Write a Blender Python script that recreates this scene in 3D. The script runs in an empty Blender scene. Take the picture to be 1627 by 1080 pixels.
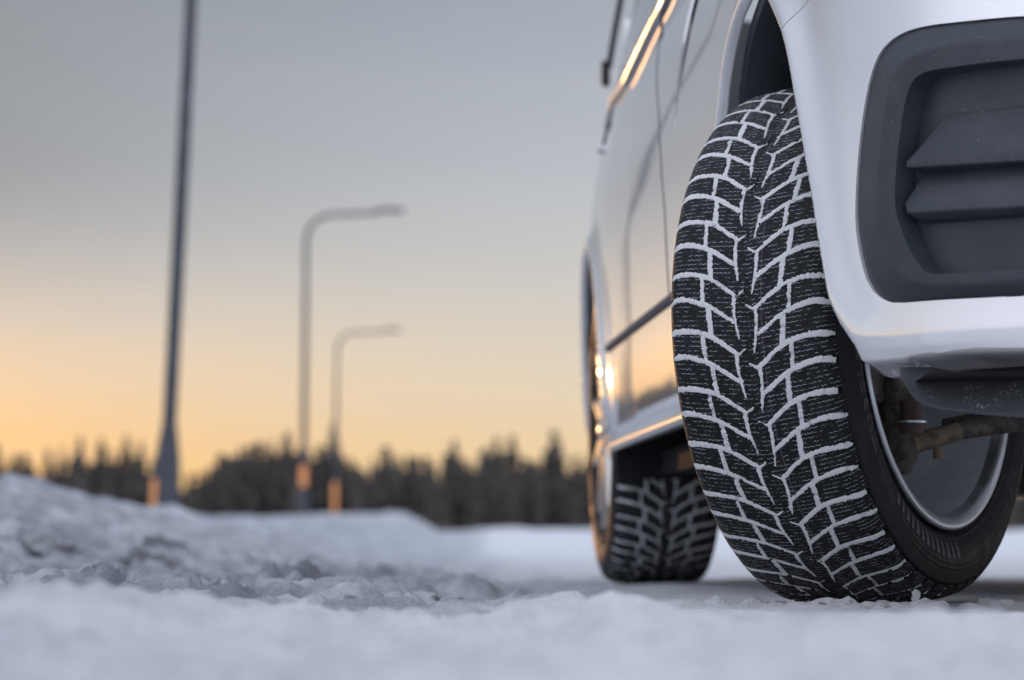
import bpy, bmesh, math, random
import numpy as np
from mathutils import Matrix, Vector

rng = np.random.default_rng(7)
random.seed(7)
sc = bpy.context.scene
C = sc.collection
R_ = math.radians

# ------------------------------------------------------------------ camera
F_PX, HOR, CAM_H = 4570.4, 875.4, 0.0724          # focal length in photo pixels, horizon row, lens height (m)
PITCH = math.atan((HOR - 540.0) / F_PX)
cd = bpy.data.cameras.new('camera')
cam = bpy.data.objects.new('camera', cd); C.objects.link(cam)
cd.sensor_fit = 'HORIZONTAL'; cd.sensor_width = 36.0
cd.lens = F_PX / 1627.0 * 36.0
cd.clip_start = 0.05; cd.clip_end = 5000
cam.location = (0, 0, CAM_H); cam.rotation_euler = (math.pi / 2 + PITCH, 0, 0)
cd.dof.use_dof = True; cd.dof.focus_distance = 3.67; cd.dof.aperture_fstop = 5.1
sc.camera = cam

# ------------------------------------------------------------------ sky, sun, exposure
SUN_AZ, SUN_EL = R_(-20.0), R_(2.6)                # azimuth measured from +Y, negative to the left
SUN_DIR = Vector((math.sin(SUN_AZ) * math.cos(SUN_EL), math.cos(SUN_AZ) * math.cos(SUN_EL), math.sin(SUN_EL)))
w = bpy.data.worlds.new('World'); sc.world = w; w.use_nodes = True
nt = w.node_tree; nt.nodes.clear()
def N(t, typ, **kw):
    n = t.nodes.new(typ)
    for k, v in kw.items():
        if k.startswith('i_'):
            n.inputs[k[2:].replace('_', ' ')].default_value = v
        else: setattr(n, k, v)
    return n
def lin(c):
    return tuple(((v / 255) / 12.92 if v / 255 <= .04045 else ((v / 255 + .055) / 1.055) ** 2.4) for v in c)
def math_n(t, op, a, b=None, c=None):
    n = t.nodes.new('ShaderNodeMath'); n.operation = op
    for i, v in enumerate((a, b, c)):
        if v is None: continue
        if isinstance(v, (int, float)): n.inputs[i].default_value = v
        else: t.links.new(v, n.inputs[i])
    return n.outputs[0]
def ramp(t, fac, stops, interp='LINEAR'):
    n = t.nodes.new('ShaderNodeValToRGB'); e = n.color_ramp.elements
    n.color_ramp.interpolation = interp
    while len(e) > 1: e.remove(e[-1])
    e[0].position = stops[0][0]; e[0].color = (*stops[0][1], 1)
    for p, c in stops[1:]:
        k = e.new(p); k.color = (*c, 1)
    if fac is not None: t.links.new(fac, n.inputs[0])
    return n.outputs[0]
def mixc(t, fac, a, b, mode='MIX'):
    n = t.nodes.new('ShaderNodeMix'); n.data_type = 'RGBA'; n.blend_type = mode
    for idx, v in ((0, fac), (6, a), (7, b)):
        if isinstance(v, (int, float)): n.inputs[idx].default_value = v
        elif isinstance(v, tuple): n.inputs[idx].default_value = (*v, 1) if len(v) == 3 else v
        else: t.links.new(v, n.inputs[idx])
    return n.outputs[2]

def mrange(t, v, a, b, c=0., d=1., smooth=True):
    n = N(t, 'ShaderNodeMapRange'); n.interpolation_type = 'SMOOTHSTEP' if smooth else 'LINEAR'
    t.links.new(v, n.inputs[0])
    for i, x in enumerate((a, b, c, d)): n.inputs[i + 1].default_value = x
    return n.outputs[0]

tc = N(nt, 'ShaderNodeTexCoord')
sep = N(nt, 'ShaderNodeSeparateXYZ'); nt.links.new(tc.outputs['Generated'], sep.inputs[0])
zc = math_n(nt, 'MAXIMUM', sep.outputs[2], 0.0)
elev = math_n(nt, 'ARCSINE', zc)
ef = math_n(nt, 'POWER', math_n(nt, 'DIVIDE', elev, math.pi / 2), 0.5)   # sqrt spreads the low sky over the ramp
def es(d): return (d / 90.0) ** 0.5
warm = ramp(nt, ef, [(es(0), lin((232, 192, 142))), (es(1.5), lin((235, 206, 160))), (es(3.2), lin((224, 209, 186))),
                     (es(5.2), lin((206, 204, 199))), (es(7.2), lin((194, 199, 206))), (es(9.2), lin((180, 187, 198))),
                     (es(11.5), lin((158, 167, 180))), (es(16), lin((158, 168, 186))), (es(30), (.54, .60, .73)), (es(60), (.94, 1.02, 1.22)), (es(90), (1.10, 1.19, 1.42))])
cool = ramp(nt, ef, [(es(0), (.76, .77, .92)), (es(6), (.97, .97, 1.11)), (es(14), (1.10, 1.13, 1.30)),
                     (es(40), (1.22, 1.30, 1.52)), (es(90), (1.10, 1.19, 1.42))])
hl = math_n(nt, 'SQRT', math_n(nt, 'ADD', math_n(nt, 'ADD', math_n(nt, 'MULTIPLY', sep.outputs[0], sep.outputs[0]),
                                                   math_n(nt, 'MULTIPLY', sep.outputs[1], sep.outputs[1])), 1e-6))
caz = math_n(nt, 'DIVIDE', math_n(nt, 'ADD', math_n(nt, 'MULTIPLY', sep.outputs[0], math.sin(SUN_AZ)),
                                  math_n(nt, 'MULTIPLY', sep.outputs[1], math.cos(SUN_AZ))), hl)
af = N(nt, 'ShaderNodeMapRange', interpolation_type='SMOOTHSTEP'); nt.links.new(caz, af.inputs[0])
af.inputs[1].default_value = -0.35; af.inputs[2].default_value = 0.8
sky = mixc(nt, af.outputs[0], cool, warm)
# glow round the setting sun, flattened along the horizon
azd = math_n(nt, 'ARCCOSINE', math_n(nt, 'MAXIMUM', math_n(nt, 'MINIMUM', caz, 1.0), -1.0))
def glow(wa, we):
    q = math_n(nt, 'DIVIDE', azd, R_(wa)); p_ = math_n(nt, 'DIVIDE', elev, R_(we))
    return math_n(nt, 'EXPONENT', math_n(nt, 'MULTIPLY', math_n(nt, 'ADD', math_n(nt, 'MULTIPLY', q, q), math_n(nt, 'MULTIPLY', p_, p_)), -1.0))
sky = mixc(nt, math_n(nt, 'MULTIPLY', glow(13.0, 3.6), .96), sky, (1.0, .47, .06))
sky = mixc(nt, math_n(nt, 'MULTIPLY', glow(6.0, 3.4), .85), sky, (2.7, 1.6, .75))
# thin cirrus streaks
mp = N(nt, 'ShaderNodeMapping'); mp.inputs['Scale'].default_value = (3.5, 3.5, 42.0); mp.inputs['Rotation'].default_value = (0, .05, 0)
nt.links.new(tc.outputs['Generated'], mp.inputs[0])
ns = N(nt, 'ShaderNodeTexNoise'); ns.inputs['Scale'].default_value = 2.2; ns.inputs['Detail'].default_value = 4
nt.links.new(mp.outputs[0], ns.inputs[0])
st = N(nt, 'ShaderNodeMapRange', interpolation_type='SMOOTHSTEP'); nt.links.new(ns.outputs[0], st.inputs[0])
st.inputs[1].default_value = .5; st.inputs[2].default_value = .78; st.inputs[4].default_value = .16
sky = mixc(nt, st.outputs[0], sky, lin((205, 203, 206)))
veil = math_n(nt, 'MULTIPLY', math_n(nt, 'MULTIPLY', glow(16.0, 40.0), mrange(nt, elev, R_(3.5), R_(8))), mrange(nt, elev, R_(45), R_(18), 0, 1.1))
sky = mixc(nt, veil, sky, (.20, .24, .275))
bg = N(nt, 'ShaderNodeBackground'); nt.links.new(sky, bg.inputs[0]); bg.inputs[1].default_value = 1.0
nish = N(nt, 'ShaderNodeTexSky', sky_type='NISHITA'); nish.sun_disc = False
nish.sun_elevation = SUN_EL; nish.sun_rotation = SUN_AZ; nish.dust_density = 2.0; nish.altitude = 100
bg2 = N(nt, 'ShaderNodeBackground'); nt.links.new(nish.outputs[0], bg2.inputs[0]); bg2.inputs[1].default_value = 0.004
add = N(nt, 'ShaderNodeAddShader'); nt.links.new(bg.outputs[0], add.inputs[0]); nt.links.new(bg2.outputs[0], add.inputs[1])
wo = N(nt, 'ShaderNodeOutputWorld'); nt.links.new(add.outputs[0], wo.inputs[0])

sl = bpy.data.lights.new('sun', 'SUN'); sl.energy = 0.7; sl.angle = R_(0.6); sl.color = (1.0, .50, .20)
sun = bpy.data.objects.new('sun', sl); C.objects.link(sun)
sun.rotation_euler = (-SUN_DIR).to_track_quat('-Z', 'Y').to_euler()

sc.view_settings.view_transform = 'Standard'; sc.view_settings.look = 'None'
sc.view_settings.exposure = 0.0; sc.view_settings.gamma = 1.0; sc.view_settings.use_curve_mapping = False
sc.render.engine = 'CYCLES'
sc.cycles.use_denoising = True; sc.cycles.max_bounces = 8; sc.cycles.glossy_bounces = 5; sc.cycles.diffuse_bounces = 4
sc.cycles.sample_clamp_indirect = 8.0; sc.cycles.caustics_reflective = False; sc.cycles.caustics_refractive = False

# ------------------------------------------------------------------ helpers
def proj(P):
    P = np.atleast_2d(P); x, y, z = P[:, 0], P[:, 1], P[:, 2] - CAM_H
    d = y * math.cos(PITCH) + z * math.sin(PITCH); u = -y * math.sin(PITCH) + z * math.cos(PITCH)
    return np.stack([813.5 + F_PX * x / d, 540 - F_PX * u / d], 1)
def at(px, py, Y):
    """world point on the sight line of a photo pixel at ground distance Y"""
    u = (540 - py) / F_PX
    d = np.array([(px - 813.5) / F_PX, math.cos(PITCH) - u * math.sin(PITCH), math.sin(PITCH) + u * math.cos(PITCH)])
    return np.array([0, 0, CAM_H]) + d * (Y / d[1])

def tag(o, label=None, cat=None, group=None, kind=None):
    if label: o['label'] = label
    if cat: o['category'] = cat
    if group: o['group'] = group
    if kind: o['kind'] = kind
    return o
def empty(name, loc=(0, 0, 0), rz=0.0):
    o = bpy.data.objects.new(name, None); C.objects.link(o); o.location = loc; o.rotation_euler = (0, 0, rz)
    o.empty_display_size = .1
    return o
def mesh(name, V, Fc, smooth=None):
    me = bpy.data.meshes.new(name)
    me.from_pydata([tuple(map(float, v)) for v in V], [], [tuple(int(i) for i in f) for f in Fc])
    me.validate(); me.update()
    if smooth is not None:
        me.shade_smooth()
        if smooth < 179: me.set_sharp_from_angle(angle=R_(smooth))
    return me
def link(name, me, mat=None, parent=None):
    o = bpy.data.objects.new(name, me); C.objects.link(o)
    if mat and not me.materials: me.materials.append(mat)
    if parent: o.parent = parent
    return o
def obj(name, V, Fc, mat, parent=None, smooth=None):
    return link(name, mesh(name, V, Fc, smooth), mat, parent)

def hash2(ix, iy, seed):
    h = (ix.astype(np.int64) * 374761393 + iy.astype(np.int64) * 668265263 + seed * 1442695041) & 0xffffffff
    h = ((h ^ (h >> 13)) * 1274126177) & 0xffffffff
    return ((h ^ (h >> 16)) & 0xffffff) / float(0xffffff)
def vnoise(x, y, seed=0):
    ix, iy = np.floor(x), np.floor(y); fx, fy = x - ix, y - iy
    fx = fx * fx * fx * (fx * (fx * 6 - 15) + 10); fy = fy * fy * fy * (fy * (fy * 6 - 15) + 10)
    a, b = hash2(ix, iy, seed), hash2(ix + 1, iy, seed); c, d = hash2(ix, iy + 1, seed), hash2(ix + 1, iy + 1, seed)
    return (a + (b - a) * fx) * (1 - fy) + (c + (d - c) * fx) * fy - .5
def fbm(x, y, seed=0, oct=4, gain=.5):
    x = np.asarray(x, float); y = np.asarray(y, float)
    t = np.zeros(np.broadcast(x, y).shape); a = 1.0
    for o in range(oct):
        t = t + a * vnoise(x * 2 ** o + 17.3 * o, y * 2 ** o - 9.1 * o, seed + o); a *= gain
    return t
def sstep(a, b, x):
    t = np.clip((np.asarray(x, float) - a) / (b - a), 0, 1); return t * t * (3 - 2 * t)

def tube(pts, rad, n=12, cap=True, squash=None):
    """swept round bar; rad may be a list. returns verts, faces"""
    pts = np.asarray(pts, float); m = len(pts); rad = np.broadcast_to(np.asarray(rad, float), (m,))
    T = np.gradient(pts, axis=0); T /= np.linalg.norm(T, axis=1)[:, None]
    ref = np.array([0, 0, 1.]) if abs(T[0][2]) < .9 else np.array([1., 0, 0])
    V, Fc = [], []
    for i in range(m):
        s = np.cross(T[i], ref); s /= np.linalg.norm(s); u = np.cross(s, T[i])
        for k in range(n):
            a = 2 * math.pi * k / n; q = (squash if squash else (1, 1))
            V.append(pts[i] + rad[i] * (q[0] * math.cos(a) * s + q[1] * math.sin(a) * u))
    for i in range(m - 1):
        for k in range(n):
            Fc.append((i * n + k, i * n + (k + 1) % n, (i + 1) * n + (k + 1) % n, (i + 1) * n + k))
    if cap: Fc += [tuple(range(n - 1, -1, -1)), tuple(range((m - 1) * n, m * n))]
    return V, Fc
def lathe(prof, n=96, axis='x', closed=False):
    """prof: (w, r) list turned round the local x axis"""
    V, Fc = [], []; m = len(prof)
    for j in range(n):
        a = 2 * math.pi * j / n; ca, sa = math.cos(a), math.sin(a)
        for (x, r) in prof: V.append((x, -r * ca, r * sa))
    for j in range(n):
        k = (j + 1) % n
        for i in range(m - 1): Fc.append((j * m + i, k * m + i, k * m + i + 1, j * m + i + 1))
    return V, Fc
def box(c, s, rot=None):
    V = []
    for dx in (-1, 1):
        for dy in (-1, 1):
            for dz in (-1, 1):
                v = Vector((dx * s[0] / 2, dy * s[1] / 2, dz * s[2] / 2))
                if rot is not None: v = rot @ v
                V.append((c[0] + v.x, c[1] + v.y, c[2] + v.z))
    return V, [(0, 1, 3, 2), (4, 6, 7, 5), (0, 4, 5, 1), (2, 3, 7, 6), (0, 2, 6, 4), (1, 5, 7, 3)]
def join(parts):
    V, Fc = [], []
    for v, f in parts:
        b = len(V); V += list(v); Fc += [tuple(i + b for i in q) for q in f]
    return V, Fc
def bevel(o, wd, seg=2, ang=30):
    m = o.modifiers.new('bevel', 'BEVEL'); m.width = wd; m.segments = seg; m.limit_method = 'ANGLE'; m.angle_limit = R_(ang)
    return o

# ------------------------------------------------------------------ materials
def mat(name, base=(.5, .5, .5), rough=.5, metal=0.0, spec=.5, coat=0.0, coat_rough=.05):
    m = bpy.data.materials.new(name); m.use_nodes = True
    b = m.node_tree.nodes['Principled BSDF']
    b.inputs['Base Color'].default_value = (*base, 1); b.inputs['Roughness'].default_value = rough
    b.inputs['Metallic'].default_value = metal; b.inputs['Specular IOR Level'].default_value = spec
    b.inputs['Coat Weight'].default_value = coat; b.inputs['Coat Roughness'].default_value = coat_rough
    return m, m.node_tree, b
def noise(t, scale, detail=3, rough=.5, coord='Object', vec=None, stretch=None):
    if vec is None:
        c = N(t, 'ShaderNodeTexCoord'); vec = c.outputs[coord]
    if stretch:
        mpn = N(t, 'ShaderNodeMapping'); mpn.inputs['Scale'].default_value = stretch; t.links.new(vec, mpn.inputs[0]); vec = mpn.outputs[0]
    n = N(t, 'ShaderNodeTexNoise'); n.inputs['Scale'].default_value = scale; n.inputs['Detail'].default_value = detail
    n.inputs['Roughness'].default_value = rough; t.links.new(vec, n.inputs[0]); return n.outputs[0]
def bump(t, b, h, strength=.3, dist=.002):
    n = N(t, 'ShaderNodeBump'); n.inputs['Strength'].default_value = strength; n.inputs['Distance'].default_value = dist
    t.links.new(h, n.inputs['Height']); t.links.new(n.outputs[0], b.inputs['Normal']); return n
M = {}
# white car paint
m, t, b = mat('white_paint', (.85, .86, .88), .09, .45, .3, 1.0, .02)
film = noise(t, 9, 5, .62); spots_ = mrange(t, noise(t, 130, 2, .5), .70, .78)
t.links.new(mrange(t, film, .45, .8, .015, .04), b.inputs['Coat Roughness'])
t.links.new(mixc(t, math_n(t, 'MULTIPLY', spots_, mrange(t, film, .45, .7, 0, .25)), (.86, .865, .88), (.56, .57, .59)), b.inputs['Base Color'])
M['paint'] = m
# snow on the ground
m, t, b = mat('snow', (.80, .82, .86), .6, 0, .3)
n1 = noise(t, 7, 5, .6); n2 = noise(t, 120, 4, .65); n3 = noise(t, 620, 2, .6)
hgt = math_n(t, 'ADD', math_n(t, 'MULTIPLY', n2, .6), math_n(t, 'MULTIPLY', n3, .25))
bump(t, b, hgt, 1.0, .02)
gp = N(t, 'ShaderNodeNewGeometry'); gs = N(t, 'ShaderNodeSeparateXYZ'); t.links.new(gp.outputs['Position'], gs.inputs[0])
nd = noise(t, 1.3, 5, .6); nd2 = noise(t, 5.0, 5, .65)
# ploughed and driven-over snow holds grit; the loose snow in front of the lane is clean
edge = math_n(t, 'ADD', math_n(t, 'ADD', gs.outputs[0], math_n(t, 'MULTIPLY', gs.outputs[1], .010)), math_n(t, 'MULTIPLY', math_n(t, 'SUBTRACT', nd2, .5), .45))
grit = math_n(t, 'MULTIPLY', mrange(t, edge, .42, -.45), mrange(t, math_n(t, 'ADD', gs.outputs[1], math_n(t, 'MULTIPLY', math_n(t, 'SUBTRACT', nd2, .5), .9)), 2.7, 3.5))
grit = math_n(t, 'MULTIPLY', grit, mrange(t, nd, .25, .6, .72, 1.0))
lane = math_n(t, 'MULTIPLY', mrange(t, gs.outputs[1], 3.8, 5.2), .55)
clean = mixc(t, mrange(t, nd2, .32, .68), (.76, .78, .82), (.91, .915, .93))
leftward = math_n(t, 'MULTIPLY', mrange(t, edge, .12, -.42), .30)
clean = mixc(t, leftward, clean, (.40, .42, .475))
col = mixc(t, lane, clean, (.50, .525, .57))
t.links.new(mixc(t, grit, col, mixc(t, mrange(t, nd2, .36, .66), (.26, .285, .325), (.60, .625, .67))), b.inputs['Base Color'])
b.inputs['Subsurface Weight'].default_value = 0.0
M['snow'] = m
# packed snow in the grooves
m, t, b = mat('packed_snow', (.90, .91, .93), .65, 0, .25)
bump(t, b, noise(t, 700, 4, .75), 1.0, .003)
gn = math_n(t, 'MULTIPLY', mrange(t, noise(t, 520, 3, .7), .58, .68), mrange(t, noise(t, 45, 3, .6), .50, .66))
t.links.new(mixc(t, gn, mixc(t, noise(t, 60, 4, .6), (.88, .89, .91), (.96, .965, .97)), (.16, .165, .175)), b.inputs['Base Color'])
M['groove_snow'] = m
# snow chunks
m, t, b = mat('crusty_snow', (.40, .42, .46), .55, 0, .3)
bump(t, b, noise(t, 14, 6, .7), .8, .05)
t.links.new(mixc(t, noise(t, 5, 4, .6), (.50, .52, .56), (.72, .74, .77)), b.inputs['Base Color'])
M['chunk'] = m
# rubber
m, t, b = mat('rubber', (.020, .021, .023), .58, 0, .28)
n1 = noise(t, 40, 4, .6); n2 = noise(t, 900, 2, .5)
t.links.new(mixc(t, mrange(t, n1, .45, .8), (.009, .010, .011), (.020, .021, .024)), b.inputs['Base Color'])
t.links.new(mrange(t, n1, .3, .7, .48, .68), b.inputs['Roughness'])
sp = mrange(t, noise(t, 330, 2, .5), .70, .76)
pt = mrange(t, noise(t, 14, 3, .6), .52, .72)
dust = math_n(t, 'MULTIPLY', sp, pt)
bc = b.inputs['Base Color'].links[0].from_socket
t.links.new(mixc(t, dust, bc, (.6, .62, .66)), b.inputs['Base Color'])
bump(t, b, n2, .12, .0006)
M['rubber'] = m
M['chalk'] = mat('dusty_rubber', (.17, .175, .185), .8, 0, .2)[0]
M['rubber_edge'] = mat('lit_edge_rubber', (.045, .048, .052), .5, 0, .5)[0]  # lighter rubber for raised marks, edges catching light put into the colour
# tread rubber with sipes: UV is (lateral mm, circumferential mm)
m, t, b = mat('tread_rubber', (.02, .02, .022), .62, 0, .22)
uv = N(t, 'ShaderNodeUVMap'); s2 = N(t, 'ShaderNodeSeparateXYZ'); t.links.new(uv.outputs[0], s2.inputs[0])
U, Vv = s2.outputs[0], s2.outputs[1]
oi = N(t, 'ShaderNodeObjectInfo')
tri = math_n(t, 'PINGPONG', U, 3.6)
stp = math_n(t, 'MULTIPLY', mrange(t, tri, 1.4, 2.2), .75)
slope = math_n(t, 'MULTIPLY', math_n(t, 'ABSOLUTE', U), .10)
vv = math_n(t, 'SUBTRACT', math_n(t, 'ADD', Vv, stp), slope)
cell = math_n(t, 'DIVIDE', vv, 6.0)
fr = math_n(t, 'ABSOLUTE', math_n(t, 'SUBTRACT', math_n(t, 'FRACT', cell), .5))      # 0 on the sipe line
cb = N(t, 'ShaderNodeCombineXYZ'); t.links.new(U, cb.inputs[0]); t.links.new(Vv, cb.inputs[1])
t.links.new(math_n(t, 'MULTIPLY', oi.outputs['Random'], 400.0), cb.inputs[2])
nb = noise(t, .10, 3, .6, vec=cb.outputs[0]); nf = noise(t, .75, 3, .6, vec=cb.outputs[0])
line = mrange(t, fr, .028, .062, 1, 0); dark = mrange(t, fr, .04, .09, 1, 0)
part = mrange(t, nb, .43, .57); bits = mrange(t, nf, .41, .50)
snowy = math_n(t, 'MULTIPLY', math_n(t, 'MULTIPLY', line, part), bits)
spk = mrange(t, noise(t, 1.1, 2, .6, vec=cb.outputs[0]), .67, .73)
patch = mrange(t, noise(t, .055, 3, .55, vec=cb.outputs[0]), .56, .70)
snowy = math_n(t, 'MAXIMUM', snowy, math_n(t, 'MULTIPLY', math_n(t, 'MULTIPLY', spk, patch), .9))
col = mixc(t, mrange(t, noise(t, .08, 4, .6, vec=cb.outputs[0]), .4, .75), (.008, .009, .010), (.017, .019, .022))
col = mixc(t, math_n(t, 'MULTIPLY', dark, .8), col, (.003, .003, .0035))
stripe = math_n(t, 'MULTIPLY', mrange(t, math_n(t, 'ABSOLUTE', math_n(t, 'SUBTRACT', U, 23.0)), .5, 1.1, 1, 0), .75)
col = mixc(t, stripe, col, (.085, .065, .092))
t.links.new(mixc(t, snowy, col, (.62, .64, .68)), b.inputs['Base Color'])
hh = math_n(t, 'SUBTRACT', math_n(t, 'MULTIPLY', snowy, .25), math_n(t, 'MULTIPLY', dark, .8))
bump(t, b, hh, .6, .0008)
M['tread'] = m
# dark moulded plastic
m, t, b = mat('dark_plastic', (.060, .064, .072), .44, 0, .4)
n2 = noise(t, 1400, 2, .5); bump(t, b, n2, .22, .0007)
n1 = noise(t, 18, 4, .6); sp = mrange(t, noise(t, 240, 1, .5), .74, .79)
t.links.new(mixc(t, math_n(t, 'MULTIPLY', sp, .5), mixc(t, mrange(t, n1, .35, .7), (.030, .037, .046), (.042, .049, .058)), (.3, .31, .33)), b.inputs['Base Color'])
M['plastic'] = m
m, t, b = mat('weathered_plastic', (.06, .063, .07), .6, 0, .4)
n1 = noise(t, 30, 5, .65); n2 = noise(t, 260, 3, .6)
salt = math_n(t, 'MULTIPLY', mrange(t, n1, .5, .72), mrange(t, n2, .5, .7))
t.links.new(mixc(t, salt, (.055, .058, .065), (.30, .31, .33)), b.inputs['Base Color']); bump(t, b, n2, .2, .001)
M['salty'] = m
m, t, b = mat('liner', (.026, .022, .023), .95, 0, .2)
n2 = noise(t, 90, 5, .7); n3 = noise(t, 420, 3, .6)
t.links.new(mixc(t, mrange(t, n2, .4, .75), (.24, .21, .22), (.50, .46, .47)), b.inputs['Base Color'])
bump(t, b, math_n(t, 'ADD', n2, math_n(t, 'MULTIPLY', n3, .5)), .9, .006)
M['liner'] = m
M['matt'] = mat('matt_strip', (.10, .11, .135), 1.0, 0, .05)[0]
M['refl_line'] = mat('reflection_grey', (.16, .165, .18), .6)[0]
M['black'] = mat('black_plastic', (.012, .012, .014), .45)[0]
M['under'] = mat('underbody', (.018, .018, .02), .9, 0, .2)[0]
M['chrome'] = mat('chrome', (.62, .60, .58), .16, 1.0)[0]
m, t, b = mat('alloy', (.66, .70, .74), .3, 1.0)
bump(t, b, noise(t, 140, 3, .6), .02, .0005)
t.links.new(mrange(t, noise(t, 60, 4, .6), .3, .7, .34, .46), b.inputs['Roughness'])
M['alloy'] = m
M['dark_chrome'] = mat('dark_chrome', (.55, .53, .5), .10, 1.0)[0]
M['wheel_metal'] = mat('wheel_metal', (.04, .04, .045), .8, 0, .15)[0]
m, t, b = mat('rim_inside', (.20, .22, .23), .35, .1)
t.links.new(mixc(t, mrange(t, noise(t, 30, 5, .6), .35, .75), (.68, .73, .75), (.80, .84, .86)), b.inputs['Base Color'])
M['rim_in'] = m
m, t, b = mat('rusty_steel', (.16, .10, .06), .75, .35)
n1 = noise(t, 45, 5, .65)
t.links.new(mixc(t, mrange(t, n1, .35, .7), (.30, .24, .16), (.11, .09, .075)), b.inputs['Base Color']); bump(t, b, n1, .5, .003)
M['rust'] = m
m, t, b = mat('dirty_steel', (.06, .058, .055), .7, .4)
n1 = noise(t, 60, 4, .6)
t.links.new(mixc(t, mrange(t, n1, .35, .7), (.20, .175, .15), (.07, .066, .064)), b.inputs['Base Color']); bump(t, b, n1, .4, .002)
M['steel'] = m
M['red_boot'] = mat('joint_boot', (.13, .075, .07), .6)[0]
M['glass'] = mat('car_glass', (.02, .022, .025), .03, 0, .6, 1.0, .01)[0]
m, t, b = mat('galvanised', (.1, .1, .1), .7, 0, .25)
t.links.new(mixc(t, mrange(t, noise(t, 9, 4, .6), .35, .7), (.055, .062, .074), (.085, .093, .107)), b.inputs['Base Color'])
M['galv'] = m
M['orange'] = mat('orange_sunlight', (.90, .36, .13), .5, 0, .5)[0]  # low sun on the lamp feet, given as colour
M['lampglass'] = mat('lamp_cover', (.35, .36, .36), .2)[0]
m, t, b = mat('spruce_needles', (.045, .055, .042), .8, 0, .2)
oi = N(t, 'ShaderNodeObjectInfo')
t.links.new(mixc(t, oi.outputs['Random'], (.085, .078, .072), (.130, .118, .108)), b.inputs['Base Color'])
M['needles'] = m
M['bark'] = mat('bark', (.07, .055, .045), .9, 0, .2)[0]

# ------------------------------------------------------------------ car placement (needed by the ground for the tyre tracks)
WC = np.array([.4872, 3.9514])                       # front wheel centre over the ground
YAW = math.atan((813.5 - 550.0) / F_PX)              # car axis against the sight line
WB = 2.755                                           # wheelbase
TR = .36                                             # tyre radius
def car2world(P):
    P = np.atleast_2d(np.asarray(P, float)); c, s = math.cos(YAW), math.sin(YAW)
    return np.stack([WC[0] + c * P[:, 0] - s * P[:, 1], WC[1] + s * P[:, 0] + c * P[:, 1], P[:, 2]], 1)
def world2car(P):
    P = np.atleast_2d(np.asarray(P, float)); c, s = math.cos(YAW), math.sin(YAW)
    x, y = P[:, 0] - WC[0], P[:, 1] - WC[1]
    return np.stack([c * x + s * y, -s * x + c * y, P[:, 2]], 1)

# ------------------------------------------------------------------ snow ground
def gauss(X, Y, cx, cy, sx, sy, rot=0.0):
    c, s = math.cos(rot), math.sin(rot); a, b_ = X - cx, Y - cy
    return np.exp(-((c * a + s * b_) / sx) ** 2 - ((-s * a + c * b_) / sy) ** 2)
def cells(x, y, seed):
    """broken slabs: per cell random height, tilt, and distance to the border"""
    ix, iy = np.floor(x), np.floor(y); d1 = np.full(x.shape, 9.0); d2 = d1.copy(); hb = np.zeros(x.shape); tx = hb.copy(); ty = hb.copy()
    for a in (-1, 0, 1):
        for b_ in (-1, 0, 1):
            cx, cy = ix + a, iy + b_; fx = cx + hash2(cx, cy, seed); fy = cy + hash2(cx, cy, seed + 1); d = np.hypot(x - fx, y - fy)
            n = d < d1; d2 = np.where(n, d1, np.minimum(d2, d)); d1 = np.where(n, d, d1)
            hb = np.where(n, hash2(cx, cy, seed + 2), hb)
            tx = np.where(n, (x - fx) * (hash2(cx, cy, seed + 3) - .5), tx); ty = np.where(n, (y - fy) * (hash2(cx, cy, seed + 4) - .5), ty)
    return hb, tx + ty, d2 - d1
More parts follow.
